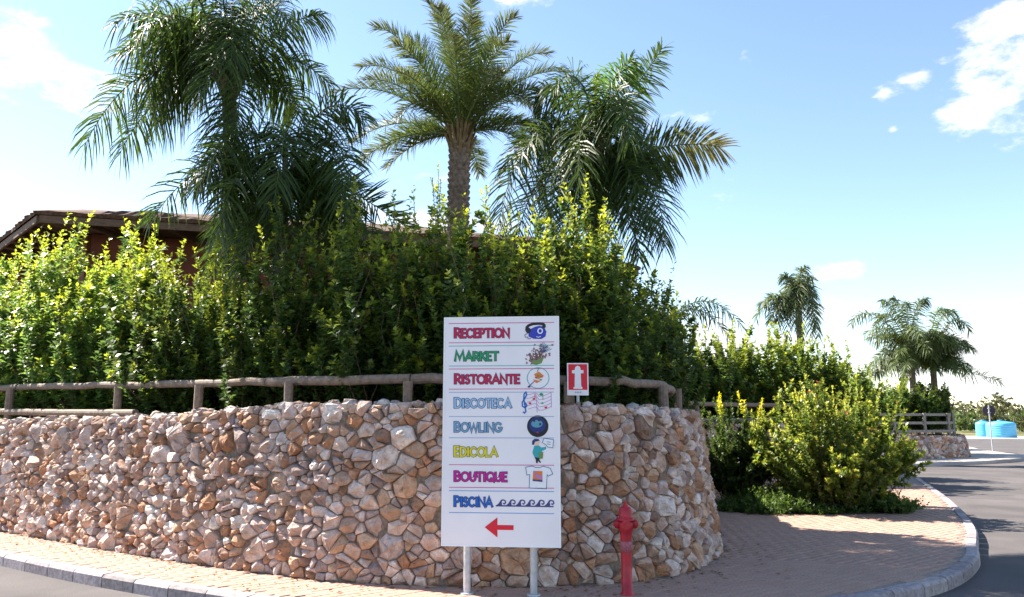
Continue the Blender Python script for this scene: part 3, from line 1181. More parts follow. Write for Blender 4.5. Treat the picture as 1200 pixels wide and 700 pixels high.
picto('bouquet_picture', [
    ('pot', 'leafgreen', lambda p, d: p.poly([(620, 423), (637, 421), (634, 428), (628, 430), (623, 429)], d)),
    ('stems', 'mauve', lambda p, d: bunch(p, d, 60, 630.5, 417, 5.6, 4.6, 1.5, .7)),
    ('blooms', 'brown', lambda p, d: bunch(p, d + .0006, 46, 629.5, 417.5, 4.8, 4.0, 1.2, .8)),
    ('sprigs', 'steel', lambda p, d: [p.stroke([(632 + i, 415), (636 + 1.6 * i, 402.5 + 1.4 * i)], .5, d + .0012 + .0001 * i) for i in range(7)]),
    ('petals', 'white', lambda p, d: bunch(p, d + .0018, 9, 624, 416, 3, 3.5, .9, .4)),
])
picto('plate_picture', [
    ('plate_line', 'aqua', lambda p, d: p.stroke(arc(630, 445.4, 12.6, 12.2, 0, 350, 36), .8, d, True)),
    ('food', 'orange', lambda p, d: (p.poly([(625, 441), (631, 438), (637, 443), (630, 447)], d), p.poly([(624, 447), (633, 449), (628, 451.5)], d + .0003))),
    ('greens', 'green', lambda p, d: (p.disc(630, 443, 2, 1.2, d), p.stroke([(629, 438), (631, 433)], .8, d + .0002), p.disc(633, 447.5, 1.5, .9, d + .0004))),
    ('sauce', 'red', lambda p, d: (p.disc(627.6, 445, 1.8, .8, d, rot=.6), p.disc(634, 444.2, 1.4, .7, d + .0002))),
    ('fork', 'ink', lambda p, d: (p.stroke([(618.6, 456), (626, 449)], .8, d), p.disc(619.6, 455.6, 1.6, 1.2, d + .0002))),
])


def staff(p, d):
    for k in range(5):
        y = 465.5 + k * 4.1
        p.stroke([(616 + .6 * k, y), (621, y - .8), (626, y - 2.6), (629, y - 1.6), (631, y + 1.4), (636, y + 1), (641, y - 1), (645, y - 3)], .55, d)
    p.stroke([(645, 462), (645.4, 480)], .6, d + .0003)
    p.stroke([(627.4, 464), (629, 486)], .6, d + .0004)


picto('music_picture', [
    ('staff', 'lilac', staff),
    ('clef', 'blue', lambda p, d: p.stroke([(612.4, 485), (614.4, 486.6), (615.8, 484.6), (614.8, 478), (613.4, 470), (613.8, 464), (615.8, 462), (616.8, 465), (614.6, 469.4), (611.6, 474), (611.8, 478.4), (614.8, 480.4), (617, 478), (615.6, 475), (613.8, 476.4)], 1.5, d)),
    ('red_note', 'red', lambda p, d: (p.disc(620.6, 475, 1.6, 1.2, d), p.disc(625, 470, 1.5, 1.1, d), p.disc(639, 480, 1.7, 1.2, d), p.stroke([(626.2, 470), (626.2, 464)], .6, d + .0003))),
    ('green_note', 'green', lambda p, d: (p.disc(633.6, 464.6, 2.1, 1.6, d), p.disc(635, 475, 1.4, 1, d), p.stroke([(635.6, 464), (635.6, 471)], .6, d + .0003))),
])
picto('bowling_ball_picture', [
    ('ball', 'black', lambda p, d: p.disc(629.6, 501.8, 12.4, 12.6, d, 36)),
    ('sheen', 'deep', lambda p, d: p.disc(629.2, 500.5, 9.6, 8.8, d, 30)),
    ('shine', 'ballblue', lambda p, d: p.disc(628.6, 499, 6.6, 4.4, d, 24)),
    ('finger_hole', 'black', lambda p, d: (p.disc(625.6, 495.6, 1.1, 1.4, d), p.disc(631, 494.8, 1.1, 1.4, d), p.disc(632.4, 499.4, 1.2, 1.5, d))),
    ('glint', 'red', lambda p, d: p.disc(629.4, 509, 1.1, .8, d)),
])
picto('newspaper_seller_picture', [
    ('coat', 'aqua', lambda p, d: p.poly([(625.4, 524.6), (630, 523.6), (634, 526.4), (639, 525.4), (639.6, 528), (634.4, 530.4), (636, 536), (632, 538.8), (625.6, 537.4), (623.4, 532)], d)),
    ('bag', 'leafgreen', lambda p, d: p.poly([(630.6, 532), (636, 531.4), (635.6, 539), (631.2, 539.6)], d)),
    ('trousers', 'black', lambda p, d: (p.poly([(626, 537.4), (631.6, 538.4), (630.2, 541.6), (629.4, 544.4), (627.6, 544), (627.4, 540.6)], d), p.stroke([(630, 538), (631.6, 542.4), (633, 543.4)], 1.6, d + .0003))),
    ('face', 'skin', lambda p, d: p.disc(628.4, 520.6, 3.2, 3.6, d)),
    ('cap', 'deep', lambda p, d: p.poly([(623, 523), (623.2, 518.6), (626, 516.4), (630.6, 516.6), (631.6, 518.4), (626.4, 519.8), (625, 523.4)], d)),
    ('newspaper', 'white', lambda p, d: p.poly([(634.8, 520.6), (637, 515.6), (648, 517.4), (647, 526.8), (641, 525.6), (639.4, 523.4)], d)),
    ('newspaper_line', 'steel', lambda p, d: (p.stroke([(634.8, 520.6), (637, 515.6), (648, 517.4), (647, 526.8), (641, 525.6), (639.4, 523.4)], .6, d, True), p.stroke([(640, 519.6), (644.6, 520.4)], .6, d + .0003), p.stroke([(640.4, 522), (644.4, 522.8)], .6, d + .0004))),
])
TS = [(615.6, 549), (623, 547.6), (627, 549.2), (632, 549.2), (636, 547.8), (644, 550), (647, 556.4), (641.6, 559), (640.4, 557), (639.6, 573.4), (619.6, 572.6), (620.4, 557.4), (617, 557.8)]
picto('t_shirt_picture', [
    ('shirt', 'white', lambda p, d: p.poly(TS, d)),
    ('outline', 'steel', lambda p, d: p.stroke(TS, .7, d, True)),
    ('print_block', 'orange', lambda p, d: p.poly([(624.4, 553), (635, 553.4), (635, 565.6), (623.6, 564.6)], d)),
    ('print_shape', 'lilac', lambda p, d: (p.poly([(628, 556), (635, 559), (635, 563), (626.4, 560)], d), p.poly([(624.2, 553.6), (628, 553.2), (626, 556.8)], d + .0003))),
    ('print_base', 'ink', lambda p, d: p.poly([(623.8, 562.6), (635, 563.4), (635, 565.6), (623.6, 564.6)], d)),
])


def waves(p, d):
    p.poly([(580.8, 592.2), (648, 592.6), (648, 594), (580.6, 593.8)], d)
    for k in range(6):
        x = 581.4 + k * 11.2
        p.poly([(x, 592.4), (x + 2.4, 590.6), (x + 4.6, 587.4), (x + 7.6, 586), (x + 6.2, 588.6), (x + 6.6, 592.5)], d + .0003)
        p.stroke([(x + 5, 587.2), (x + 7.6, 586.2), (x + 10.2, 587.2), (x + 10.8, 589.4), (x + 9.4, 590.8), (x + 7.8, 590)], 1.4, d + .0006)


picto('waves_picture', [('wave', 'ink', waves)])

# ------------------------------------------------------------------ small hydrant sign
hs_ = empty('hydrant_sign', (0.665, 7.80, 1.605), 'small red sign with white hydrant symbol above the stone wall', 'sign')


def hbox(x0, x1, z0, z1, y0, y1, name, mat, parent):
    m = MB()
    m.box((x0, y0, z0), (x1, y1, z1))
    return m.build(name, mat, parent)


hp = hbox(-.108, .108, .27, .595, -.006, .004, 'plate', 'board', hs_)
hbox(-.095, .095, .325, .583, -.0085, -.0061, 'red_field', PRINT['red'], hp)
m_ = MB()
SY = [(-.045, .335), (.045, .335), (.045, .352), (.034, .356), (.030, .49), (.058, .492), (.058, .522), (.030, .524), (.028, .545), (.016, .562), (0, .568), (-.016, .562), (-.028, .545), (-.030, .524), (-.058, .522), (-.058, .492), (-.030, .49), (-.034, .356), (-.045, .352)]
m_.add([(x, -.0105, z) for x, z in SY], [tuple(range(len(SY)))])
m_.build('hydrant_symbol', PRINT['white'], hp)
m_ = MB()
for x0, x1 in ((-.030, -.016), (-.010, .006), (.012, .016), (.022, .034)):
    m_.box((x0, -.0085, .292), (x1, -.0062, .308))
m_.build('caption_marks', PRINT['greyblue'], hp)
MB().tube([(0, .02, -.05), (0, .02, .5)], .016, 10).build('post', 'galv', hs_)

# ------------------------------------------------------------------ fire hydrant
hyd = empty('fire_hydrant', (1.01, 7.05, PAVE), 'red cast iron column hydrant standing on the pavement right of the sign', 'hydrant')
MB().lathe([(.060, -.02), (.060, .012), (.048, .02), (.048, .30), (.050, .44), (.052, .50), (.059, .54), (.068, .565), (.072, .60), (.066, .625)], 24).build('column', 'red', hyd, smooth=True)
bo = MB().lathe([(.064, .6251), (.076, .628), (.076, .645), (.061, .655), (.063, .69), (.058, .722), (.044, .744), (.024, .752)], 24).build('bonnet', 'red', hyd, smooth=True)
MB().lathe([(.022, .7521), (.022, .766), (.016, .768), (.016, .79), (.010, .794)], 6).build('operating_nut', 'red', bo)
for k, a in enumerate((180, 0, 265)):
    a = rad(a)
    d = np.array((math.cos(a), math.sin(a), 0))
    pts = [np.array((0, 0, .60)) + d * r for r in (.05, .072, .073, .086, .0865, .099, .0995, .108)]
    noz = MB().tube(pts, [.034, .034, .042, .042, .035, .035, .018, .016], 12).build('outlet', 'red', hyd)
m_ = MB()
m_.lathe([(.0508, .36), (.0514, .42), (.0526, .455)], 24)
m_.build('worn_label', 'worn', hyd, smooth=True)
m_ = MB()
for k in range(8):
    a = k / 8 * 6.283
    m_.lathe([(.007, .645), (.007, .655), (.003, .657)], 6, (.067 * math.cos(a), .067 * math.sin(a), 0))
m_.build('bolts', 'red', bo)

# ------------------------------------------------------------------ foliage
def leaf_quads(P, D, Nn, L, W, fold=0.18):
    """One folded four-cornered leaf for each row."""
    D = unit(D)
    S = unit(np.cross(D, Nn))
    U = np.cross(S, D)
    L, W = L[:, None], W[:, None]
    mid = P + D * L * 0.48
    V = np.stack([P, mid + S * W * .5 + U * W * fold, P + D * L - U * L * .06, mid - S * W * .5 + U * W * fold], 1)
    return V.reshape(-1, 3)


def shoots(rg, base, tip, bow, n, L, W, dark, young, young_from=0.8, t0=0.12, spread=0.75, size_var=0.25):
    """Leaves set round upright shoots. base, tip (m,3); returns vertices and colours."""
    m = len(base)
    t = np.sort(rg.uniform(t0, 1.0, (m, n)) ** 0.9, axis=1)
    ga = (np.arange(n)[None] * 2.39996 + rg.uniform(0, 6.28, (m, 1)))
    P = base[:, None] + (tip - base)[:, None] * t[..., None] + bow[:, None] * (np.sin(np.pi * t) * 1.0)[..., None]
    ax = unit(tip - base)[:, None]
    e1 = unit(np.cross(ax, np.array([0.3, 1, 0.1])))
    e2 = np.cross(ax, e1)
    rdir = e1 * np.cos(ga)[..., None] + e2 * np.sin(ga)[..., None]
    el = rg.normal(spread, 0.22, (m, n)) + 0.35 * np.clip((t - .85) / .15, 0, 1)
    D = rdir * np.cos(el)[..., None] + ax * np.sin(el)[..., None] + rg.normal(0, .18, (m, n, 3))
    Nn = ax - D * np.sum(ax * unit(D), -1, keepdims=True) + rg.normal(0, .25, (m, n, 3))
    ls = L * (1 - .35 * np.clip((t - .8) / .2, 0, 1)) * rg.uniform(1 - size_var, 1 + size_var, (m, n))
    V = leaf_quads(P.reshape(-1, 3), D.reshape(-1, 3), Nn.reshape(-1, 3), ls.ravel(), (ls * W).ravel())
    k = np.clip((t - young_from) / (1.0001 - young_from), 0, 1)[..., None] * rg.uniform(.5, 1.1, (m, 1, 1))
    k = np.clip(k, 0, 1)
    dk = np.asarray(dark) * rg.uniform(.65, 1.35, (m, n, 1)) * rg.uniform(.85, 1.15, (m, 1, 1))
    c = dk * (1 - k) + np.asarray(young) * rg.uniform(.8, 1.15, (m, n, 1)) * k
    return V, np.repeat(c.reshape(-1, 3), 4, 0)


def stem_bundle(base, tip, bow, r0=0.012, r1=0.003, keep=1.0):
    mb = MB()
    t = np.array([0, .5, 1.0])
    for i in range(int(len(base) * keep)):
        pts = base[i] + (tip[i] - base[i]) * t[:, None] + bow[i] * np.sin(np.pi * t)[:, None]
        mb.tube(pts, [r0, (r0 + r1) / 2, r1], 4, cap=False)
    return mb


def upright_shrub(name, loc, h, rx, ry, label, seed, nsh=90, nl=150, dark=(0.045, 0.085, 0.018), young=(0.26, 0.33, 0.035), yf=0.78, L=0.055,
                  group=None, mix=0.55, lean=0.0):
    rg = np.random.default_rng(seed)
    o = empty(name, loc, label, 'shrub', group)
    a = rg.uniform(0, 6.283, nsh)
    q = np.sqrt(rg.uniform(0, 1, nsh))
    base = np.stack([rx * .6 * q * np.cos(a), ry * .6 * q * np.sin(a), rg.uniform(-.1, .2, nsh)], 1)
    ht = h * (1 - .16 * q ** 2) * rg.uniform(.66, 1.07, nsh)
    short = rg.random(nsh) < .4
    ht = np.where(short, ht * rg.uniform(.4, .85, nsh), ht)
    tip = base + np.stack([rx * .5 * q * np.cos(a) + rg.normal(lean, .085, nsh) * h * .5, ry * .5 * q * np.sin(a) + rg.normal(0, .085, nsh) * h * .5, ht], 1)
    bow = rg.normal(0, .07, (nsh, 3)) * np.array([1, 1, 0]) * h
    V, C = shoots(rg, base, tip, bow, nl, L, .60, dark, young, yf, spread=.5, size_var=.4)
    # branchlets that fill the body of the shrub and carry its young tips
    ns = nsh * 4
    pick = rg.integers(0, nsh, ns)
    tt = rg.uniform(.10, .85, ns)[:, None]
    b2 = base[pick] + (tip[pick] - base[pick]) * tt + bow[pick] * np.sin(np.pi * tt)
    a2 = a[pick] + rg.normal(0, 1.1, ns)
    t2 = b2 + np.stack([np.cos(a2) * .46, np.sin(a2) * .46, rg.uniform(.5, 1.35, ns)], 1) * (rg.uniform(.12, .42, ns) * (h / 2.4) ** .5)[:, None]
    V2, C2 = shoots(rg, b2, t2, rg.normal(0, .02, (ns, 3)), max(12, int(nl * .27)), L, .62, dark, young * rg.uniform(.5, 1.1), .62, spread=.5, size_var=.35)
    link('foliage', quads_mesh('foliage', np.concatenate([V, V2]), 4, np.concatenate([C, C2]), 'leaf'), o)
    stem_bundle(base, tip, bow, .008, .002, .6).build('stems', 'twig', o)
    return o


HEDGE = [  # along the wall: path position, offset behind the face, height of top, half width, label
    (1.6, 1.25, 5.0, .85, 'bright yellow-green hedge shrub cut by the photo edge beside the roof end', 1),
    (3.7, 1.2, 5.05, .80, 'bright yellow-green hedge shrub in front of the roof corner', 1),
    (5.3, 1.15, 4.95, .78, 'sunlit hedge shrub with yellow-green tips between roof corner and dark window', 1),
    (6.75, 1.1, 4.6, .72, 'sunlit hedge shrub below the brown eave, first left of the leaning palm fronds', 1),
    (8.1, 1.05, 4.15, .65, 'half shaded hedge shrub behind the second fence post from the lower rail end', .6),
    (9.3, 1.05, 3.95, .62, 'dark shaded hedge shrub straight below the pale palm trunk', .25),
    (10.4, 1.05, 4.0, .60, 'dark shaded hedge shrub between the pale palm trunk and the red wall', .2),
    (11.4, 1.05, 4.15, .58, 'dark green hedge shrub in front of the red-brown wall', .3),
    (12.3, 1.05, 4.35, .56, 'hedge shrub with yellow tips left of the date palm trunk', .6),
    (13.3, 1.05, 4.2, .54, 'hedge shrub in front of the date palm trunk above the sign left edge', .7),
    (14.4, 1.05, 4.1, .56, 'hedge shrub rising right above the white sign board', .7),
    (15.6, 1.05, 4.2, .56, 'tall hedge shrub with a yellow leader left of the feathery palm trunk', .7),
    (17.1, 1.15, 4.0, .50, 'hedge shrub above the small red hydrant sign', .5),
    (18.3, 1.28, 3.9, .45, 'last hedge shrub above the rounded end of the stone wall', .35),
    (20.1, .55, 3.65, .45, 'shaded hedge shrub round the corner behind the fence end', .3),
]
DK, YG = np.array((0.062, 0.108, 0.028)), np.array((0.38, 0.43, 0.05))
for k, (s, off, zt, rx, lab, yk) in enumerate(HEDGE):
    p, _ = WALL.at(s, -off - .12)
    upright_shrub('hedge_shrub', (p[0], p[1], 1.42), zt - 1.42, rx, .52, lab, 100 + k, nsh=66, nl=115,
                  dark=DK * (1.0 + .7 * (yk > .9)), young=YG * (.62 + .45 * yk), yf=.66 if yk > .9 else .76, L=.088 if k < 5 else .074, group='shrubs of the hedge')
# second row closing the hedge behind
INNER = ('by the roof corner', 'under the brown eave', 'between the two leaning feathery palm trunks', 'against the red-brown wall',
         'at the foot of the date palm trunk', 'between the date palm and feathery palm', 'at the foot of the right feathery palm trunk')
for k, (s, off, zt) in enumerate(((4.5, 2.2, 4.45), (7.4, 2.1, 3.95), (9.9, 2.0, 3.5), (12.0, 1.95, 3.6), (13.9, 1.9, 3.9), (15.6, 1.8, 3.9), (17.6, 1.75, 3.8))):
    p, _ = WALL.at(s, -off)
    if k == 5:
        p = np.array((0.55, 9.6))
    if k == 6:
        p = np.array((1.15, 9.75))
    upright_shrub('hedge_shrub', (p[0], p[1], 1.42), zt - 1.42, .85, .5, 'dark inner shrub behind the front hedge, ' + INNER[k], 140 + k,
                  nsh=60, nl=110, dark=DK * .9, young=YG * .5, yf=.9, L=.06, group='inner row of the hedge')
# thin leaders that stand above the hedge
rg = np.random.default_rng(77)
for k, (x, y, zt, lab) in enumerate(((-.93, 9.0, 4.72, 'single tall thin leader shoot standing above the hedge left of the date palm trunk'),
                                     (-.02, 9.0, 4.25, 'thin yellow leader shoot above the hedge just right of the date palm trunk'),
                                     (.30, 9.1, 4.15, 'thin yellow leader shoot above the hedge midway between two palm trunks'),
                                     (.84, 9.1, 4.45, 'tallest yellow leader shoot directly left of the feathery palm trunk'))):
    o = empty('leader_shoot', (x, y, 1.42), lab, 'shrub', 'leaders above the hedge')
    n = 6
    base = np.stack([rg.normal(0, .07, n), rg.normal(0, .07, n), np.full(n, .6)], 1)
    tip = base + np.stack([rg.normal(0, .1, n), rg.normal(0, .1, n), (zt - 1.42 - .6) * np.linspace(1, .72, n)], 1)
    V, C = shoots(rg, base, tip, np.zeros((n, 3)), 120, .055, .48, DK * 1.6, YG * 1.15, .72)
    link('foliage', quads_mesh('foliage', V, 4, C, 'leaf'), o)
    stem_bundle(base, tip, np.zeros((n, 3)), .008, .003).build('stems', 'twig', o)


# ------------------------------------------------------------------ palms
def bez(p, n):
    t = np.linspace(0, 1, n)[:, None]
    return (1 - t) ** 3 * p[0] + 3 * (1 - t) ** 2 * t * p[1] + 3 * (1 - t) * t ** 2 * p[2] + t ** 3 * p[3]


def frond(parent, p, rg, L=.5, n=80, grav=.55, plume=.6, w=.026, c=(0.05, 0.085, 0.02), r=.018, mat='palm', vee=.25, start=.13, tipc=None, fwd=.45, turn=None):
    """A pinnate palm leaf along a cubic curve; rachis and leaflets in one mesh."""
    p = np.asarray(p, float)
    ns = 200
    q = bez(p, ns)
    T = unit(np.gradient(q, axis=0))
    length = np.linalg.norm(np.diff(q, axis=0), axis=1).sum()
    up = np.array((0, 0, 1.0))
    S = np.cross(T, up)
    S = np.where(np.linalg.norm(S, axis=1, keepdims=True) < .15, np.cross(T, np.array((.2, 1, 0))), S)
    S = unit(S)
    for i in range(1, ns):                 # keep the side axis from flipping
        if S[i] @ S[i - 1] < 0:
            S[i] = -S[i]
    U = np.cross(S, T)
    roll = rg.normal(0, .35) if turn is None else turn
    S, U = S * math.cos(roll) + U * math.sin(roll), U * math.cos(roll) - S * math.sin(roll)
    nl = 2 * n
    t = np.clip(np.repeat(np.linspace(start, .995, n), 2) + rg.normal(0, .004, nl), 0, 1)
    ix = (t * (ns - 1)).astype(int)
    side = np.tile([-1.0, 1.0], n)
    B, Tt, Ss, Uu = q[ix], T[ix], S[ix], U[ix]
    phi = vee + plume * rg.normal(0, 1, nl)
    D = unit(Ss * (side * np.cos(phi))[:, None] + Uu * np.sin(phi)[:, None] + Tt * (fwd + .9 * np.clip((t - .8) / .2, 0, 1))[:, None] + rg.normal(0, .09, (nl, 3)))
    le = L * (.50 + .5 * np.sin(np.pi * np.clip((t - start) / (1 - start), 0, 1) ** .75)) * rg.uniform(.75, 1.12, nl)
    Wv = unit(Tt - D * np.sum(Tt * D, 1, keepdims=True))
    down = np.array((0, 0, -1.0))
    st = []
    for u, ww in ((0, .7), (.4, 1.0), (.75, .7)):
        C_ = B + D * (le * u)[:, None] + down * (grav * le * u * u)[:, None]
        st += [C_ - Wv * w * ww / 2, C_ + Wv * w * ww / 2]
    tip = B + D * le[:, None] * (1 - .12 * grav) + down * (grav * le)[:, None]
    V = np.stack(st + [tip], 1).reshape(-1, 3)
    b = np.arange(nl)[:, None] * 7
    F4 = np.concatenate([b + np.array([0, 1, 3, 2]), b + np.array([2, 3, 5, 4])])
    F3 = b + np.array([4, 5, 6])
    cc = np.asarray(c) * rg.uniform(.6, 1.4, (nl, 1)) * rg.uniform(.8, 1.2)
    if tipc is not None:
        k = np.clip((t - .55) / .45, 0, 1)[:, None] * rg.uniform(.3, 1, (nl, 1))
        cc = cc * (1 - k) + np.asarray(tipc) * k
    cols = np.repeat(cc, 7, 0)
    mb = MB()
    k = np.linspace(0, ns - 1, 16).astype(int)
    mb.tube(q[k], np.linspace(r, .004, 16), 5, cap=False)
    rv = mb.v[0]
    allV = np.concatenate([V, rv])
    faces = F4.tolist() + F3.tolist() + [[i + len(V) for i in f] for f in mb.f]
    me = bpy.data.meshes.new('frond')
    me.from_pydata(allV.tolist(), [], faces)
    set_cols(me, np.concatenate([cols, np.tile(np.asarray(c) * 1.5 + .02, (len(rv), 1))]))
    finish(me, mat)
    return link('frond', me, parent)


def trunk_mesh(h, r0, r1, rg, bend=(0, 0), rings=26, rough=.06, sides=14):
    z = np.linspace(-.1, h, rings)
    pts = np.stack([bend[0] * (z / h) ** 2, bend[1] * (z / h) ** 2, z], 1)
    r = np.linspace(r0, r1, rings) * (1 + rough * np.where(np.arange(rings) % 2, 1, -1) * rg.uniform(.3, 1, rings))
    return MB().tube(pts, r, sides)


def palm(name, loc, crown_h, label, specs, seed, r0=.13, r1=.10, bend=(0, 0), bark='bark', L=.5, extra=6, ext_len=2.2, n=80, grav=.55, plume=.6, w=.026,
         c=(0.045, 0.080, 0.020), mat='palm', group=None, vee=.2, boots=True, tipc=None, dr=1.0, fwd=.45, elo=.0):
    """specs: fronds as offsets from the crown, metres: (x,y,z) of second control, third control and tip."""
    rg = np.random.default_rng(seed)
    o = empty(name, loc, label, 'palm tree', group)
    trunk_mesh(crown_h, r0, r1, rg, bend).build('trunk', bark, o)
    C0 = np.array((bend[0], bend[1], crown_h))
    if boots:                               # old leaf bases clasping the crown
        mb = MB()
        for k in range(14):
            a = k * 2.4
            d = np.array((math.cos(a), math.sin(a), 0))
            zz = -.30 + .03 * k
            mb.tube([C0 + d * r1 * .8 + ZUP * zz, C0 + d * (r1 + .07) + ZUP * (zz + .20), C0 + d * (r1 + .16) + ZUP * (zz + .42)], [.055, .04, .016], 5)
        mb.build('leaf_base', bark, o)
    for sp in specs:
        a, b, t = (np.array(x, float) for x in sp[:3])
        kw = sp[3] if len(sp) > 3 else {}
        st = C0 + unit(a) * .06
        frond(o, [st, C0 + a, C0 + b, C0 + t], rg, **{**dict(L=L, n=n, grav=grav, plume=plume, w=w, c=c, mat=mat, vee=vee, tipc=tipc, fwd=fwd), **kw})
    for k in range(extra):
        a = k * 2.4 + rg.uniform(0, .6)
        d = np.array((math.cos(a), math.sin(a), 0))
        e = rg.uniform(elo, .95)
        ll = ext_len * rg.uniform(.8, 1.1)
        p1 = C0 + (d * .35 + ZUP * e) * ll * .45
        p2 = p1 + (d * .8 + ZUP * (.25 * e)) * ll * .38
        p3 = p2 + (d * .55 - ZUP * rg.uniform(.3, .9) * dr) * ll * .42
        frond(o, [C0, p1, p2, p3], rg, L=L, n=n, grav=grav, plume=plume, w=w, c=c, mat=mat, vee=vee, tipc=tipc, fwd=fwd)
    return o


def fr_off(x, y, cx, cy, k, dy=0.0):
    """Frond drawing units (y down) to metres from the crown centre; k units to the metre, dy its reach in depth."""
    return ((x - cx) / k, dy, (cy - y) / k)


QG = (0.044, 0.074, 0.016)
# left feather palm, leaning crown
def S1(pts, cx, cy, k, dys):
    return tuple(fr_off(x, y, cx, cy, k, d) for (x, y), d in zip(pts, dys))


k1 = 84
LEFT = [
    (((235, 10), (185, -25), (187, 130)), (0, -.2, -.4), dict(L=.78, grav=1.1)),
    (((230, 20), (195, 0), (192, 150)), (0, -.1, -.2), dict(L=.75, grav=1.0)),
    (((215, 60), (155, 80), (122, 200)), (-.1, -.4, -.6), dict(L=.60, grav=.8)),
    (((220, 75), (170, 95), (132, 190)), (.1, .1, .1), dict(L=.55, grav=.8)),
    (((255, 10), (270, -70), (330, -80)), (.2, .4, .6), {}),
    (((300, 60), (335, 15), (378, 2)), (-.1, -.1, .1), dict(grav=.8, turn=1.0)),
    (((240, 30), (215, -40), (240, -90)), (-.2, -.3, -.4), {}),
    (((300, 60), (345, 70), (352, 175)), (.3, .7, 1.1), {}),
    (((260, 50), (235, 20), (205, 120)), (-.5, -1.2, -1.5), {}),
    (((245, 40), (205, 10), (160, 60)), (-.3, -.6, -.9), {}),
    (((275, 30), (320, -10), (362, 60)), (-.3, -.6, -.9), {}),
    (((280, 40), (300, 60), (285, 180)), (-.5, -1.1, -1.5), {}),
    (((270, 30), (300, 10), (310, 130)), (-.4, -.9, -1.3), {}),
    (((250, 20), (225, -10), (150, 40)), (.4, .9, 1.5), {}),
    (((290, 20), (320, -50), (300, -110)), (.3, .5, .8), {}),
    (((280, 60), (310, 100), (300, 215)), (-.3, -.6, -.8), {}),
    (((250, 10), (235, -30), (220, 30)), (-.7, -1.3, -1.7), {}),
    (((275, 140), (285, 210), (288, 300)), (-.4, -.6, -.6), {}),
]
palm('feather_palm', (-4.02, 10.9, 1.42), 5.2, 'tall feathery palm with drooping fronds and leftmost crown, above the hedge',
     [S1(p, 266, 95, k1, d) + (kw,) for p, d, kw in LEFT], 11, r0=.12, r1=.10, bend=(-.2, -.1), bark='bark', L=.60, extra=5, ext_len=2.0, elo=.4, n=100, c=QG, w=.021, grav=.7, dr=1.3, plume=.8)
SECOND = [
    (((345, 130), (395, 105), (426, 150)), (-.2, -.4, -.5), dict(turn=.9)),
    (((370, 150), (415, 150), (412, 262)), (-.3, -.6, -.9), {}),
    (((300, 170), (235, 175), (185, 275)), (-.2, -.4, -.5), {}),
    (((340, 190), (400, 210), (470, 262)), (0, .2, .4), dict(grav=.1, vee=.7)),
    (((310, 150), (285, 140), (260, 250)), (-.3, -.8, -1.1), {}),
    (((330, 140), (350, 150), (345, 270)), (-.4, -.9, -1.2), {}),
    (((322, 150), (324, 120), (328, 118)), (0, 0, 0), dict(L=.18, c=(.16, .20, .03), n=40, grav=.1, fwd=1.5)),
    (((350, 160), (385, 190), (375, 280)), (.3, .7, 1.0), {}),
    (((300, 190), (260, 240), (215, 300)), (.2, .5, .8), {}),
    (((340, 200), (380, 240), (445, 290)), (-.3, -.5, -.7), dict(grav=.3)),
    (((310, 180), (290, 200), (285, 300)), (-.5, -.9, -1.1), {}),
    (((325, 240), (305, 270), (295, 330)), (-.4, -.5, -.6), {}),
    (((335, 235), (350, 270), (362, 330)), (-.4, -.6, -.6), {}),
    (((345, 215), (385, 250), (400, 320)), (.1, .2, .2), {}),
    (((300, 215), (255, 250), (240, 310)), (.1, .2, .2), {}),
]
palm('feather_palm', (-3.2, 10.35, 1.42), 3.45, 'shorter feathery palm with pale trunk crowded under the tall leaning one',
     [S1(p, 322, 215, 86, d) + (kw,) for p, d, kw in SECOND], 12, r0=.11, r1=.09, bark='palebark', L=.58, extra=7, ext_len=1.8, n=95, c=QG, w=.022, grav=.5, dr=1.3, plume=.8)
# right feather palm
RIGHT = [
    (((715, 130), (750, 95), (778, 50)), (-.1, -.2, -.2), dict(grav=.3, turn=1.0, L=.5)),
    (((735, 190), (785, 160), (842, 178)), (-.1, -.2, -.3), dict(grav=.25, tipc=(.26, .22, .08), L=.62, n=130, w=.021, plume=.55, vee=.1, turn=1.25)),
    (((730, 165), (775, 200), (772, 296)), (-.1, -.2, -.3), {}),
    (((680, 110), (650, 70), (625, 95)), (.1, .2, .3), {}),
    (((660, 140), (600, 140), (580, 285)), (-.2, -.4, -.6), {}),
    (((660, 160), (610, 190), (600, 290)), (.3, .6, .8), {}),
    (((698, 110), (699, 85), (701, 76)), (0, 0, 0), dict(L=.16, c=(.20, .24, .03), n=40, grav=.05, fwd=1.6)),
    (((700, 110), (720, 85), (735, 80)), (-.2, -.4, -.6), dict(c=(.06, .12, .02))),
    (((690, 110), (665, 90), (640, 150)), (-.5, -1.0, -1.4), {}),
    (((700, 120), (712, 110), (720, 210)), (-.5, -1.1, -1.5), {}),
    (((680, 150), (670, 150), (668, 250)), (-.4, -.9, -1.2), {}),
    (((720, 150), (745, 150), (750, 240)), (.4, .9, 1.2), {}),
    (((670, 130), (620, 100), (590, 160)), (.4, .9, 1.3), {}),
    (((715, 175), (740, 215), (750, 290)), (-.3, -.6, -.9), {}),
    (((715, 200), (735, 235), (742, 310)), (-.2, -.3, -.3), {}),
    (((680, 195), (655, 215), (652, 305)), (-.2, -.3, -.3), {}),
    (((690, 205), (685, 245), (682, 310)), (-.3, -.5, -.5), {}),
    (((670, 170), (640, 190), (640, 285)), (-.2, -.5, -.7), {}),
]
palm('feather_palm', (1.17, 10.6, 1.42), 3.95, 'feathery palm with dark drooping fronds right of the date palm',
     [S1(p, 697, 180, 84, d) + (kw,) for p, d, kw in RIGHT], 13, r0=.14, r1=.11, bend=(.03, 0), L=.58, extra=4, ext_len=1.7, elo=.3, n=100, c=QG, w=.021, grav=.6, dr=1.4, plume=.8)

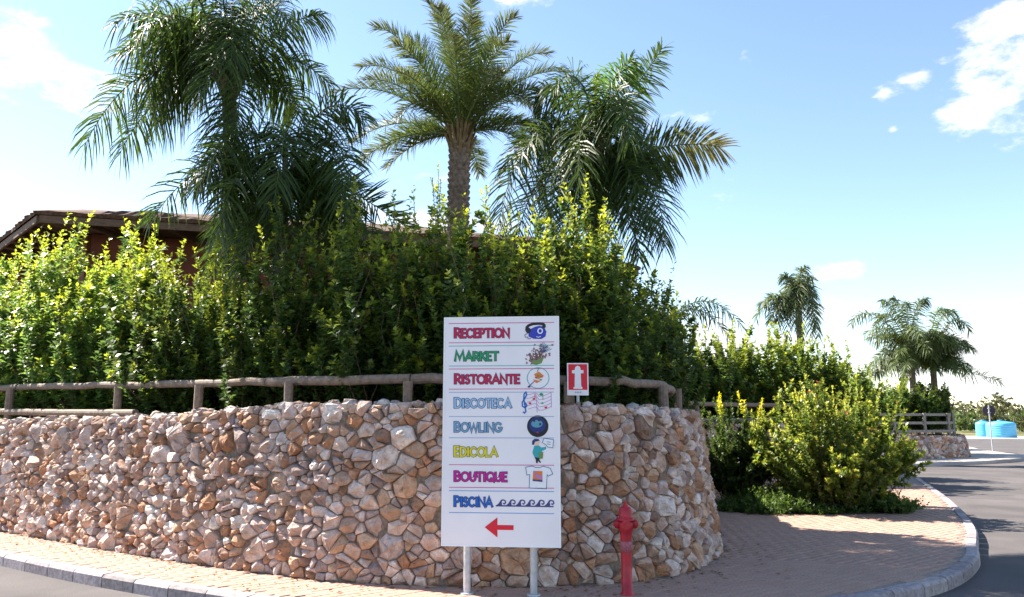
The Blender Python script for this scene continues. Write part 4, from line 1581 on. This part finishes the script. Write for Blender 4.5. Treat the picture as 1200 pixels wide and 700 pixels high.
# date palm with stiff fronds
DATE = [((390, 98), -.3), ((412, 42), .4), ((438, 14), -.3), ((470, 2), .5), ((502, -14), -.4), ((522, -30), .2), ((556, -25), -.2), ((583, 5), .5),
        ((607, 8), -.5), ((648, 30), .2), ((668, 72), -.3), ((640, 110), -.8), ((425, 180), -.2), ((448, 168), .6), ((400, 130), .8), ((470, 60), -1.0),
        ((500, 50), 1.4), ((560, 40), -1.3), ((600, 60), -1.1), ((630, 75), 1.0), ((440, 110), -1.2), ((520, 20), -1.1), ((655, 140), .3), ((620, 165), -.4),
        ((480, 110), -1.5), ((590, 110), -1.5), ((540, 70), -1.5), ((460, 40), 1.0), ((600, 35), 1.2)]
specs = []
for (x, y), dy in DATE:
    ox, _, oz = fr_off(x, y, 541, 142, 70)
    L_ = math.hypot(ox, oz)
    lift = .22 * L_ + .1
    specs.append(((ox * .30, dy * .3, oz * .36 + lift * .55), (ox * .68, dy * .7, oz * .72 + lift * .9), (ox, dy, oz), dict(r=.02)))
rgd = np.random.default_rng(3)
DB = (-.93, 12.6, 1.42)
date = palm('date_palm', DB, 5.02, 'stout date palm with scaly trunk and stiff spreading crown in the middle', specs, 14, r0=.165, r1=.15, bend=(.04, 0), bark='datebark', L=.40, extra=7, ext_len=2.0, n=140,
            grav=.14, plume=.42, w=.014, c=(0.095, 0.135, 0.036), mat='date', vee=.40, boots=False, tipc=(.15, .15, .07), fwd=.75)
# diamond leaf scars on its trunk, each a cut stub
sb = []
mb = MB()
for row in range(46):
    z = .2 + row * .105
    for k in range(9):
        a = (k + .5 * (row % 2)) / 9 * 6.283 + .05 * row
        r = .160 - .016 * z / 5
        d = np.array((math.cos(a), math.sin(a), 0))
        t = np.array((-math.sin(a), math.cos(a), 0))
        c0 = np.array((.04 * (z / 5.02) ** 2, 0, z)) + d * r
        w_ = .060
        mb.add([c0 - t * w_, c0 - ZUP * .055, c0 + t * w_, c0 + ZUP * .07 + d * .02, c0 + d * .052 + ZUP * .045 - t * .03, c0 + d * .052 + ZUP * .045 + t * .03, c0 + d * .040 + ZUP * .0],
               [(0, 1, 6), (1, 2, 6), (0, 6, 4), (6, 2, 5), (4, 6, 5), (0, 4, 3), (5, 2, 3), (4, 5, 3)])
mb.build('leaf_scar', 'datebark', date)
mb = MB()
for k in range(26):
    a = k * 2.4
    d = np.array((math.cos(a), math.sin(a), 0))
    z0 = 4.62 + .016 * k
    mb.tube([np.array((.04, 0, z0)) + d * .13, np.array((.04, 0, z0 + .20)) + d * .19, np.array((.04, 0, z0 + .40)) + d * .28], [.045, .032, .016], 5)
mb.build('leaf_base', plain('date_base', (.20, .13, .06), .8, noise=.3), date)

# ------------------------------------------------------------------ distant palms
def far_palm(loc, h, label, seed, n_fr, ext, bend=(0, 0), specs=(), dr=1.4, c=(0.055, 0.085, 0.030), elo=-.5):
    return palm('feather_palm', loc, h, label, specs, seed, r0=.15, r1=.12, bend=bend, L=.60, extra=n_fr, ext_len=ext, n=64, grav=.6, plume=.6, w=.036, c=c, dr=dr, group='palms down the road', elo=elo)


far_palm((11.3, 30, .9), 5.35, 'slim distant palm with narrow drooping crown standing above the shrubs', 31, 0, 1.5, specs=[
    ((-.25, 0, .9), (-.55, -.1, 1.0), (-.55, -.2, -1.5)), ((.25, 0, .9), (.6, -.2, 1.0), (.58, -.3, -1.5)), ((-.1, -.3, .9), (-.1, -.5, 1.0), (-.2, -.6, -1.6)),
    ((.15, -.3, .9), (.2, -.5, 1.0), (.2, -.6, -1.7)), ((0, .2, .9), (.1, .5, 1.1), (.1, .9, .9)), ((.2, 0, .7), (.35, .2, 1.1), (.75, .3, .9)), ((-.2, 0, .7), (-.3, .1, 1.1), (-.55, .1, 1.0)),
    ((.1, -.2, .5), (.3, -.4, .3), (.45, -.5, -1.2)), ((-.1, -.2, .5), (-.3, -.4, .3), (-.42, -.5, -1.1)), ((.05, -.1, .8), (.1, -.1, 1.2), (.3, -.2, 1.3)),
    ((-.5, 0, .1), (-1.2, 0, .35), (-1.75, -.2, -.8)), ((-.4, 0, .0), (-.9, -.2, .0), (-1.25, -.3, -.9)), ((-.4, .2, .2), (-1.0, .2, .4), (-1.5, .2, -.2)), ((-.3, 0, -.2), (-.7, 0, -.2), (-.85, 0, -.9))], c=(.075, .10, .035))
far_palm((5.2, 25.5, 1.2), 3.65, 'distant palm hidden by the hedge end, thin fronds arching over the sky', 33, 0, 1.0, specs=[
    ((.6, 0, .7), (1.7, 0, 1.2), (2.6, -.1, -.4)), ((.5, 0, .4), (1.3, 0, .8), (2.0, -.1, -.6))], c=(.075, .10, .035))
far_palm((17.4, 33.5, .9), 3.6, 'pale feathery distant palm above the island wall, trunk nearer the flowering bush', 34, 30, 2.5, specs=[
    ((-.9, 0, 1.5), (-1.9, 0, 2.3), (-2.6, -.2, 1.2)), ((-.3, 0, 1.5), (-.7, 0, 2.4), (-1.2, -.2, 2.2)), ((.2, 0, 1.5), (.4, 0, 2.4), (.8, -.2, 2.3)), ((-.1, -.2, 1.5), (-.2, -.5, 2.4), (-.5, -.9, 2.0)), ((.1, .2, 1.5), (-.1, .4, 2.5), (-.3, .6, 2.5)), ((-.5, -.2, 1.4), (-1.2, -.3, 2.2), (-1.6, -.5, 1.2))],
         dr=1.0, c=(.085, .115, .035), elo=-.35)
far_palm((18.6, 34, .9), 3.5, 'pale feathery distant palm above the island wall, nearer the round traffic sign', 35, 28, 2.2, specs=[
    ((.6, 0, .6), (1.2, 0, 1.0), (1.8, -.1, .2)), ((.8, 0, -.9), (2.0, 0, -.7), (2.9, -.1, -1.2), dict(grav=.2)), ((.3, 0, 1.4), (.6, 0, 2.1), (1.1, -.2, 1.9)), ((-.1, -.2, 1.4), (.1, -.5, 2.2), (.4, -.8, 1.9)), ((.5, -.2, 1.4), (1.2, -.3, 2.1), (1.5, -.4, 1.0))],
         dr=1.0, c=(.085, .115, .035), elo=-.35)

# ------------------------------------------------------------------ shrubs behind and beside the flowering bush
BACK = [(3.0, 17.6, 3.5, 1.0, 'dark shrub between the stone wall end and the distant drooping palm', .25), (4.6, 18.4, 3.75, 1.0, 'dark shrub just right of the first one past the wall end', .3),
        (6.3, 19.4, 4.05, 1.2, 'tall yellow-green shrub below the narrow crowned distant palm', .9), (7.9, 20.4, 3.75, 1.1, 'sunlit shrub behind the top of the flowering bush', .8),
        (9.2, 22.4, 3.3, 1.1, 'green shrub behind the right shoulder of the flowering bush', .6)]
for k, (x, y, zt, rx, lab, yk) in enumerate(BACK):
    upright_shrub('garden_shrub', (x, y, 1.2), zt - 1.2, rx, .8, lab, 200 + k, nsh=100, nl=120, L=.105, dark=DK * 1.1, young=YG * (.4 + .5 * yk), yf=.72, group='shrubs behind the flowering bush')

# the flowering bush at the corner
def arching_bush(name, loc, h, r, label, seed, nsh, nl, dark, young, L=.06, W=.5, flowers=0, flat=.8, tips=0):
    rg = np.random.default_rng(seed)
    o = empty(name, loc, label, 'bush')
    a = rg.uniform(0, 6.283, nsh)
    q = rg.uniform(0, 1, nsh) ** .6
    base = np.stack([r * .35 * q * np.cos(a), r * .3 * q * np.sin(a), np.zeros(nsh)], 1)
    tip = np.stack([r * (.15 + .83 * q) * np.cos(a), r * flat * (.15 + .85 * q) * np.sin(a), h * (1.0 - .45 * q ** 2.4) * rg.uniform(.45, 1.04, nsh)], 1)
    bow = np.stack([np.cos(a) * .06, np.sin(a) * .06, np.full(nsh, .10)], 1) * h * q[:, None]
    V, C = shoots(rg, base, tip, bow, nl, L, W, dark, young, .75, t0=.10)
    ns = nsh * 4
    pick = rg.integers(0, nsh, ns)
    tt = rg.uniform(.08, .92, ns)[:, None]
    b2 = base[pick] + (tip[pick] - base[pick]) * tt + bow[pick] * np.sin(np.pi * tt)
    d2 = unit(tip[pick] - base[pick]) * .5 + rg.normal(0, .5, (ns, 3)) + np.array((0, 0, .45))
    t2 = b2 + d2 * rg.uniform(.14, .34, (ns, 1))
    t2[:, 2] = np.maximum(t2[:, 2], .12)
    V2, C2 = shoots(rg, b2, t2, np.zeros((ns, 3)), max(12, nl // 3), L, W, dark, young, .7)
    link('foliage', quads_mesh('foliage', np.concatenate([V, V2]), 4, np.concatenate([C, C2]), 'leaf'), o)
    stem_bundle(base, tip, bow, .009, .003, .6).build('stems', 'twig', o)
    if tips:                                # upright young shoots, bright yellow
        b3 = np.stack([rg.uniform(-.75, .75, tips) * r, rg.uniform(-.7, .0, tips) * r, rg.uniform(.72, .9, tips) * h], 1)
        t3 = b3 + np.stack([rg.normal(0, .04, tips), rg.normal(0, .04, tips), rg.uniform(.28, .45, tips)], 1)
        V3, C3 = shoots(rg, b3, t3, np.zeros((tips, 3)), 40, L * .9, W, np.array((.30, .32, .04)), np.array((.62, .56, .04)), .3, t0=.0)
        k3 = len(V3) // tips
        for i in range(tips):
            link('young_tip', quads_mesh('young_tip', V3[i * k3:(i + 1) * k3], 4, C3[i * k3:(i + 1) * k3], 'leaf'), o)
    if flowers:
        tips = np.concatenate([tip, t2])
        pick = rg.choice(len(tips), flowers, False)
        FV, FC = [], []
        for i in pick:
            for k in range(5):
                aa = k * 1.2566 + rg.uniform(0, .5)
                D = np.array([[math.cos(aa), math.sin(aa), .5 + rg.normal(0, .2)]])
                FV.append(leaf_quads(tips[i][None] + rg.normal(0, .01, (1, 3)), D, np.array([[0, 0, 1.0]]), np.array([.04]), np.array([.03])))
                FC.append(np.tile(np.array((.34, .05, .06)) * rg.uniform(.7, 1.3), (4, 1)))
        tag(link('flowers', quads_mesh('flowers', np.concatenate(FV), 4, np.concatenate(FC), 'leaf'), o), kind='stuff')
    return o


arching_bush('flowering_bush', (5.52, 13.45, PAVE), 2.18, 1.58, 'large rounded yellow-green bush with small red flowers on the paved corner', 301, 170, 115,
             np.array((.105, .15, .03)), np.array((.40, .41, .07)), L=.08, W=.55, flowers=60)
arching_bush('yellow_tipped_bush', (3.95, 14.1, PAVE), 1.85, .80, 'darker bush with upright yellow tips between stone wall end and flowering bush', 302, 80, 110,
             np.array((.045, .075, .018)), np.array((.10, .14, .03)), L=.07, tips=7)
# low growth round their feet
rg = np.random.default_rng(8)
nb = 2400
a = rg.uniform(0, 6.283, nb)
q = np.sqrt(rg.uniform(0, 1, nb))
cx = 5.1 + 1.7 * q * np.cos(a)
cy = 13.4 + (.72 + .22 * np.sin(3.3 * a + 1) + .1 * np.sin(7 * a)) * q * np.sin(a)
base = np.stack([cx, cy, np.full(nb, PAVE)], 1)
tip = base + np.stack([rg.normal(0, .12, nb), rg.normal(0, .12, nb), rg.uniform(.06, .42, nb) * (1.1 - .75 * q) * (1 + .6 * np.sin(cx * 3.1 + 1))], 1)
V, C = shoots(rg, base, tip, np.zeros((nb, 3)), 16, .06, .4, (.05, .09, .02), (.11, .17, .03), .6)
tag(link('ground_cover', quads_mesh('ground_cover', V, 4, C, 'leaf')), 'low green ground cover round the foot of the flowering bush', 'ground cover', kind='stuff')
sheet('planting_bed', [(5.1 + 1.7 * math.cos(t), 13.4 + .72 * math.sin(t)) for t in np.linspace(0, 6.283, 40, endpoint=False)], PAVE + .006, 'soil')

# ------------------------------------------------------------------ clubhouse behind the hedge
EAVE = [(-16.5, 22.5), (-9.84, 15.5), (0.83, 18.25), (3.6, 21.5), (1.5, 28), (-14, 29)]
EZ = 5.82
house = empty('clubhouse', (-5, 21, 1.42), 'low red-brown building with wide dark eaves behind the hedge', 'building')
OFFH = -np.array([-5, 21, 1.42])
cen = np.array([-5.5, 22.5])
E_ = np.array(EAVE)


def inset(P, d):
    out = []
    n = len(P)
    for i in range(n):
        a, b, c = P[i - 1], P[i], P[(i + 1) % n]
        d0, d1 = unit(b - a), unit(c - b)
        n0, n1 = np.array((-d0[1], d0[0])), np.array((-d1[1], d1[0]))
        mi = unit(n0 + n1)
        out.append(b + mi * d / max(.4, mi @ n0))
    return np.array(out)


# roof: thick shaggy edge, low pitch
rgh = np.random.default_rng(15)
ring0, ringt = [], []
edge = np.vstack([E_, E_[:1]])
dense = []
for i in range(len(E_)):
    a, b = edge[i], edge[i + 1]
    n = max(4, int(np.linalg.norm(b - a) / .14))
    for k in range(n):
        dense.append(a + (b - a) * k / n)
dense = np.array(dense)
nd = len(dense)
out = unit(dense - cen)
V = []
wav = np.convolve(rgh.normal(0, 1, nd + 8), np.ones(9) / 9, 'valid') * .085
V.append(np.c_[dense + out * .06, np.full(nd, EZ)])
V.append(np.c_[dense + out * rgh.uniform(.06, .13, nd)[:, None], EZ + .07 + rgh.uniform(-.01, .02, nd)])
V.append(np.c_[dense - out * rgh.uniform(.02, .12, nd)[:, None], EZ + .15 + wav + rgh.uniform(-.014, .02, nd)])
V.append(np.c_[dense - out * .9, np.full(nd, EZ + .33)])
V.append(np.c_[cen + (dense - cen) * .15, np.full(nd, EZ + 1.5)])
F = [(k * nd + i, k * nd + (i + 1) % nd, (k + 1) * nd + (i + 1) % nd, (k + 1) * nd + i) for k in range(4) for i in range(nd)]
F.append(tuple(4 * nd + i for i in range(nd)))
roof = MB().add(np.concatenate(V) + OFFH, F).build('roof', 'thatch', house)
# soffit and fascia
i1 = inset(E_, 1.5)
mb = MB()
n = len(E_)
mb.add(np.concatenate([np.c_[E_, np.full(n, EZ - .004)], np.c_[i1, np.full(n, EZ - .10)]]) + OFFH, [(i, n + i, n + (i + 1) % n, (i + 1) % n) for i in range(n)])
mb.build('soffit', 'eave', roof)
for i in range(n):
    a, b = E_[i], E_[(i + 1) % n]
    d = unit(b - a)
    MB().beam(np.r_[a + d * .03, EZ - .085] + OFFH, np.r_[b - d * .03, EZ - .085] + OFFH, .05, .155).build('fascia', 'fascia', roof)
# rafters under the two visible eaves
for i in (0, 1):
    a, b = E_[i], E_[i + 1]
    ia, ib = i1[i], i1[i + 1]
    m = int(np.linalg.norm(b - a) / .8)
    for k in range(1, m):
        t = k / m
        MB().beam(np.r_[a + (b - a) * t, EZ - .11] + OFFH, np.r_[ia + (ib - ia) * t, EZ - .19] + OFFH, .07, .12).build('rafter', 'eave', roof)
# walls with window openings
i2 = inset(E_, 1.25)
for i in range(n):
    a, b = i2[i], i2[(i + 1) % n]
    Lw = np.linalg.norm(b - a)
    d = unit(b - a)
    nr = np.array((d[1], -d[0]))
    mb = MB()
    def seg(u0, u1, z0, z1):
        mb.beam(np.r_[a + d * u0, (z0 + z1) / 2] + OFFH, np.r_[a + d * u1, (z0 + z1) / 2] + OFFH, .24, z1 - z0)
    top, head, sill = EZ - .1, EZ - 1.15, 2.6
    if i in (0, 1, 2):
        seg(0, Lw, head, top)
        seg(0, Lw, 1.3, sill)
        u, wins = .7, []
        while u + 1.5 < Lw:
            wins.append((u, u + 1.3))
            u += 2.2
        prev = 0
        for u0, u1 in wins:
            seg(prev, u0, sill, head)
            prev = u1
        seg(prev, Lw, sill, head)
        mb.build('wall', 'terra', house)
        for u0, u1 in wins:
            fr = MB()
            for uu, zz in (((u0, u0 + .07), (sill, head)), ((u1 - .07, u1), (sill, head)), ((u0 + .07, u1 - .07), (head - .07, head)), ((u0 + .07, u1 - .07), (sill, sill + .07)), (((u0 + u1) / 2 - .03, (u0 + u1) / 2 + .03), (sill + .07, head - .07))):
                zc = sum(zz) / 2
                fr.beam(np.r_[a + d * (uu[0] + .001), zc] + OFFH, np.r_[a + d * (uu[1] - .001), zc] + OFFH, .10, zz[1] - zz[0] - .002)
            w = fr.build('window', 'eave', house)
            for u2, u3 in ((u0 + .07, (u0 + u1) / 2 - .03), ((u0 + u1) / 2 + .03, u1 - .07)):
                MB().beam(np.r_[a + d * u2, (sill + head) / 2] + OFFH, np.r_[a + d * u3, (sill + head) / 2] + OFFH, .02, head - sill - .14).build('pane', 'glass', w)
    else:
        seg(0, Lw, 1.3, top)
        mb.build('wall', 'terra', house)

# ------------------------------------------------------------------ island across the side street
IK = Path([(6.5, 26.6), (9.5, 26.0), (12.67, 26.1), (14.89, 27.3), (17.34, 28.5), (19.67, 30.2), (21.2, 32.0), (21.9, 34.6), (22.7, 37.4), (24.6, 42), (27, 48), (31, 58)])
IW = Path([(7.5, 28.6), (10.5, 28.3), (12.6, 28.0), (14.4, 28.9), (16.5, 29.9), (18.0, 30.9), (18.9, 32.6), (19.6, 36), (21.5, 42), (24, 49), (26, 56)])
ip, _ = IK.at(IK.s[::6], -.13)
sheet('island_pavement', ip.tolist() + [(6, 58), (2, 40)], PAVE, 'verge')
ikerb = empty('island_kerb', kind='structure')
kerb_run(ikerb, IK, 1.0, .15, PAVE, (.42, .38, .37))
IT = 0.98


def iw_pt(s, z, d):
    p, n = IW.at(s, np.asarray(d) - .16 * (np.asarray(z) - PAVE))
    return np.concatenate([p, np.asarray(z)[..., None]], -1)


iwall = empty('island_wall', (16.5, 29.9, 0), 'low distant dry stone wall under the three-rail fence', 'wall')
OFFI = -np.array([16.5, 29.9, 0])
prof = []
for s in IW.s[::6]:
    prof.append([iw_pt(s, np.array(.02), -.05), iw_pt(s, np.array(IT - .03), -.05), iw_pt(s, np.array(IT - .03), -.6)])
prof = np.array(prof)
mb = MB()
nn = len(prof)
mb.add(prof.reshape(-1, 3) + OFFI, [tuple(reversed((i * 3 + j, i * 3 + j + 1, (i + 1) * 3 + j + 1, (i + 1) * 3 + j))) for i in range(nn - 1) for j in range(2)])
mb.build('wall_core', 'core', iwall)
ri = np.random.default_rng(33)
mb = MB()
for poly, r in stone_cells(4.2, 15.0, lambda s: IT + 0 * s, ri, scale=1.25):
    sh = stone_shape(poly, r, ri)
    if sh is None:
        continue
    W = iw_pt(sh[0][:, 0], sh[0][:, 1], sh[0][:, 2])
    mb.add(W + OFFI, sh[1], stone_color(ri))
tag(mb.build('rubble', 'stone', iwall, colors=True), kind='stuff')
ti, _ = IW.at(IW.s[::6], -.4)
sheet('island_soil', ti.tolist() + [(8, 56), (4, 40)], IT - .06, 'soil')
# three-rail fence
rail_fence = empty('rail_fence', (16.5, 29.9, IT), 'grey wooden three-rail fence on the distant low stone wall', 'fence')
OFFR = -np.array([16.5, 29.9, IT])
fs = [3.6, 5.5, 7.5, 9.2, 10.9, 12.4, 13.6, 15.6]
for s in fs:
    p = iw_pt(s, np.array(IT), -.35)
    MB().beam(p + OFFR - ZUP * .2, p + OFFR + ZUP * .86, .09, .09).build('post', 'railwood', rail_fence)
for a, b in zip(fs[:-1], fs[1:]):
    for z in (.16, .48, .80):
        p, q = iw_pt(a, np.array(IT + z), -.29), iw_pt(b, np.array(IT + z), -.29)
        d = unit(q - p)
        MB().beam(p + OFFR + d * .006, q + OFFR - d * .006, .035, .10).build('rail', 'railwood', rail_fence)
# shrubs inside the island
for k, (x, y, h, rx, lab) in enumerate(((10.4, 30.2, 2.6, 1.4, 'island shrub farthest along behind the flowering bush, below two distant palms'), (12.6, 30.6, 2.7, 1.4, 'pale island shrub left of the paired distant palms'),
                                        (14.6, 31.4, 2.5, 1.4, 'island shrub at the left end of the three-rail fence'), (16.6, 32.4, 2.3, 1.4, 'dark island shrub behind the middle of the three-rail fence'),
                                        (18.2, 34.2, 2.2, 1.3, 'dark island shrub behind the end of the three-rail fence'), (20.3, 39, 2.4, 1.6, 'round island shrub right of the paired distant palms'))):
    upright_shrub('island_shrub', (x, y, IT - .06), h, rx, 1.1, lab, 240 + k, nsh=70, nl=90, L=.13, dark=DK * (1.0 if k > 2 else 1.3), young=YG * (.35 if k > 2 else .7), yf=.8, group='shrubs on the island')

# round traffic sign seen from behind
ts = empty('traffic_sign', (22.25, 36.2, PAVE), 'dark back of a round traffic sign on a thin grey pole', 'sign')
MB().tube([(0, 0, -.02), (0, 0, 2.12)], .03, 8).build('pole', 'galv', ts)
dv = unit(np.array([22.25, 36.2, 0]))
MB().tube([dv * .04 + ZUP * 1.87, dv * .055 + ZUP * 1.87], .26, 24).build('disc', 'signback', ts)
for z in (1.77, 1.97):
    m_ = MB()
    m_.beam(np.array((-.05, .0, z)), np.array((.05, .0, z)), .075, .03)
    m_.build('clamp', 'galv', ts)

# water tanks
for x, y, r, h, lab in ((41.9, 69.2, .62, 1.30, 'smaller blue plastic water tank, left of the pair down the road'), (41.75, 66.5, 1.12, 1.30, 'larger blue plastic water tank, right of the pair down the road')):
    t = empty('water_tank', (x, y, 0), lab, 'tank', 'blue tanks down the road')
    prof_ = [(r * .97, -.02), (r, .05)]
    for k in range(5):
        z = .2 + k * (h - .35) / 5
        prof_ += [(r, z), (r * 1.02, z + .03), (r, z + .06)]
    prof_ += [(r, h - .18), (r * .96, h - .08), (r * .80, h - .01), (r * .4, h + .05), (r * .25, h + .06)]
    MB().lathe(prof_, 28).build('shell', 'tank', t, smooth=True)
    MB().lathe([(.26, h + .05), (.27, h + .13), (.22, h + .17), (.05, h + .19)], 16).build('lid', 'tanklid', t, smooth=True)
sheet('roadside_strip', [(36, 62.5), (47, 61), (90, 58), (90, 64), (60, 66), (44, 72), (36, 73)], .006, 'verge')

# far scrub behind the tanks, and beyond the road all round
def scrub(name, xs, ys, hs, seed, n_leaf, size, c1, c2, label):
    rg = np.random.default_rng(seed)
    P, C = [], []
    for x, y, h in zip(xs, ys, hs):
        k = rg.integers(3, 7)
        lob = np.stack([rg.normal(0, h * .55, k), rg.normal(0, h * .4, k), h * rg.uniform(.3, .72, k)], 1)
        rr = h * rg.uniform(.28, .45, k)
        m = n_leaf
        i = rg.integers(0, k, m)
        d = unit(rg.normal(0, 1, (m, 3)))
        q = lob[i] + d * (rr[i] * rg.uniform(.55, 1.08, m))[:, None]
        q[:, 2] = np.abs(q[:, 2])
        P.append(q + np.array((x, y, 0)))
        C.append((np.asarray(c1) + (np.asarray(c2) - np.asarray(c1)) * rg.uniform(0, 1)) * rg.uniform(.6, 1.4, (m, 1)))
    P, C = np.concatenate(P), np.concatenate(C)
    m = len(P)
    V = leaf_quads(P, rg.normal(0, 1, (m, 3)) + np.array((0, 0, .4)), rg.normal(0, 1, (m, 3)), size * rg.uniform(.7, 1.3, m), size * .7 * rg.uniform(.7, 1.3, m))
    o = link(name, quads_mesh(name, V, 4, np.repeat(C, 4, 0), 'leaf'))
    return tag(o, label, 'scrub', kind='stuff')


rg = np.random.default_rng(55)
n = 90
scrub('far_scrub', rg.uniform(30, 120, n), rg.uniform(76, 120, n), rg.uniform(1.2, 2.8, n), 56, 420, .38, (.045, .075, .02), (.085, .11, .03), 'far belt of green scrub behind the blue tanks')
n = 60
scrub('far_treeline', rg.uniform(-10, 190, n), rg.uniform(130, 190, n), rg.uniform(3.0, 6.0, n), 57, 300, .8, (.045, .06, .025), (.09, .09, .04), 'hazy far tree line on the horizon')
for k, (x, y, h, lab) in enumerate(((53.5, 83, 3.1, 'brownish round tree directly above the larger blue tank'), (60, 84, 2.7, 'low tree at the photo edge right of the blue tanks'), (37.5, 78, 2.9, 'dark round tree beyond the end of the three-rail fence'))):
    t = empty('scrub_tree', (x, y, 0), lab, 'tree', 'trees beyond the tanks')
    MB().tube([(0, 0, -.1), (.1, 0, h * .3), (.15, .1, h * .6)], [.16, .12, .06], 7).build('trunk', 'twig', t)
    o = scrub('crown', [0], [0], [h], 70 + k, 2600, .26, (.07, .075, .03) if k < 2 else (.04, .06, .02), (.12, .10, .045) if k < 2 else (.05, .075, .025), None)
    for key in ('kind', 'category'):
        if key in o:
            del o[key]
    o.parent = t

# dry leaves blown against the wall foot and over the paving
rg = np.random.default_rng(91)
n = 420
sl = rg.uniform(WALL.near(-8, 11.5), WALL.near(2.6, 10), n)
pp, _ = WALL.at(sl, rg.exponential(.28, n) + .03)
m = in_poly(pp, np.concatenate([kin, win[::-1]]))
pp = pp[m]
n = len(pp)
P = np.c_[pp, np.full(n, PAVE + .008)]
an = rg.uniform(0, 6.283, n)
V = leaf_quads(P, np.c_[np.cos(an), np.sin(an), rg.uniform(-.05, .25, n)], np.tile((0.05, 0, 1.0), (n, 1)), rg.uniform(.03, .07, n), rg.uniform(.015, .03, n))
C = np.array(((.16, .09, .04), (.24, .15, .06), (.10, .06, .035)))[rg.integers(0, 3, n)] * rg.uniform(.7, 1.2, (n, 1))
tag(link('fallen_leaves', quads_mesh('fallen_leaves', V, 4, np.repeat(C, 4, 0), 'leaf')), 'dry brown leaves scattered along the foot of the stone wall', 'leaves', kind='stuff')
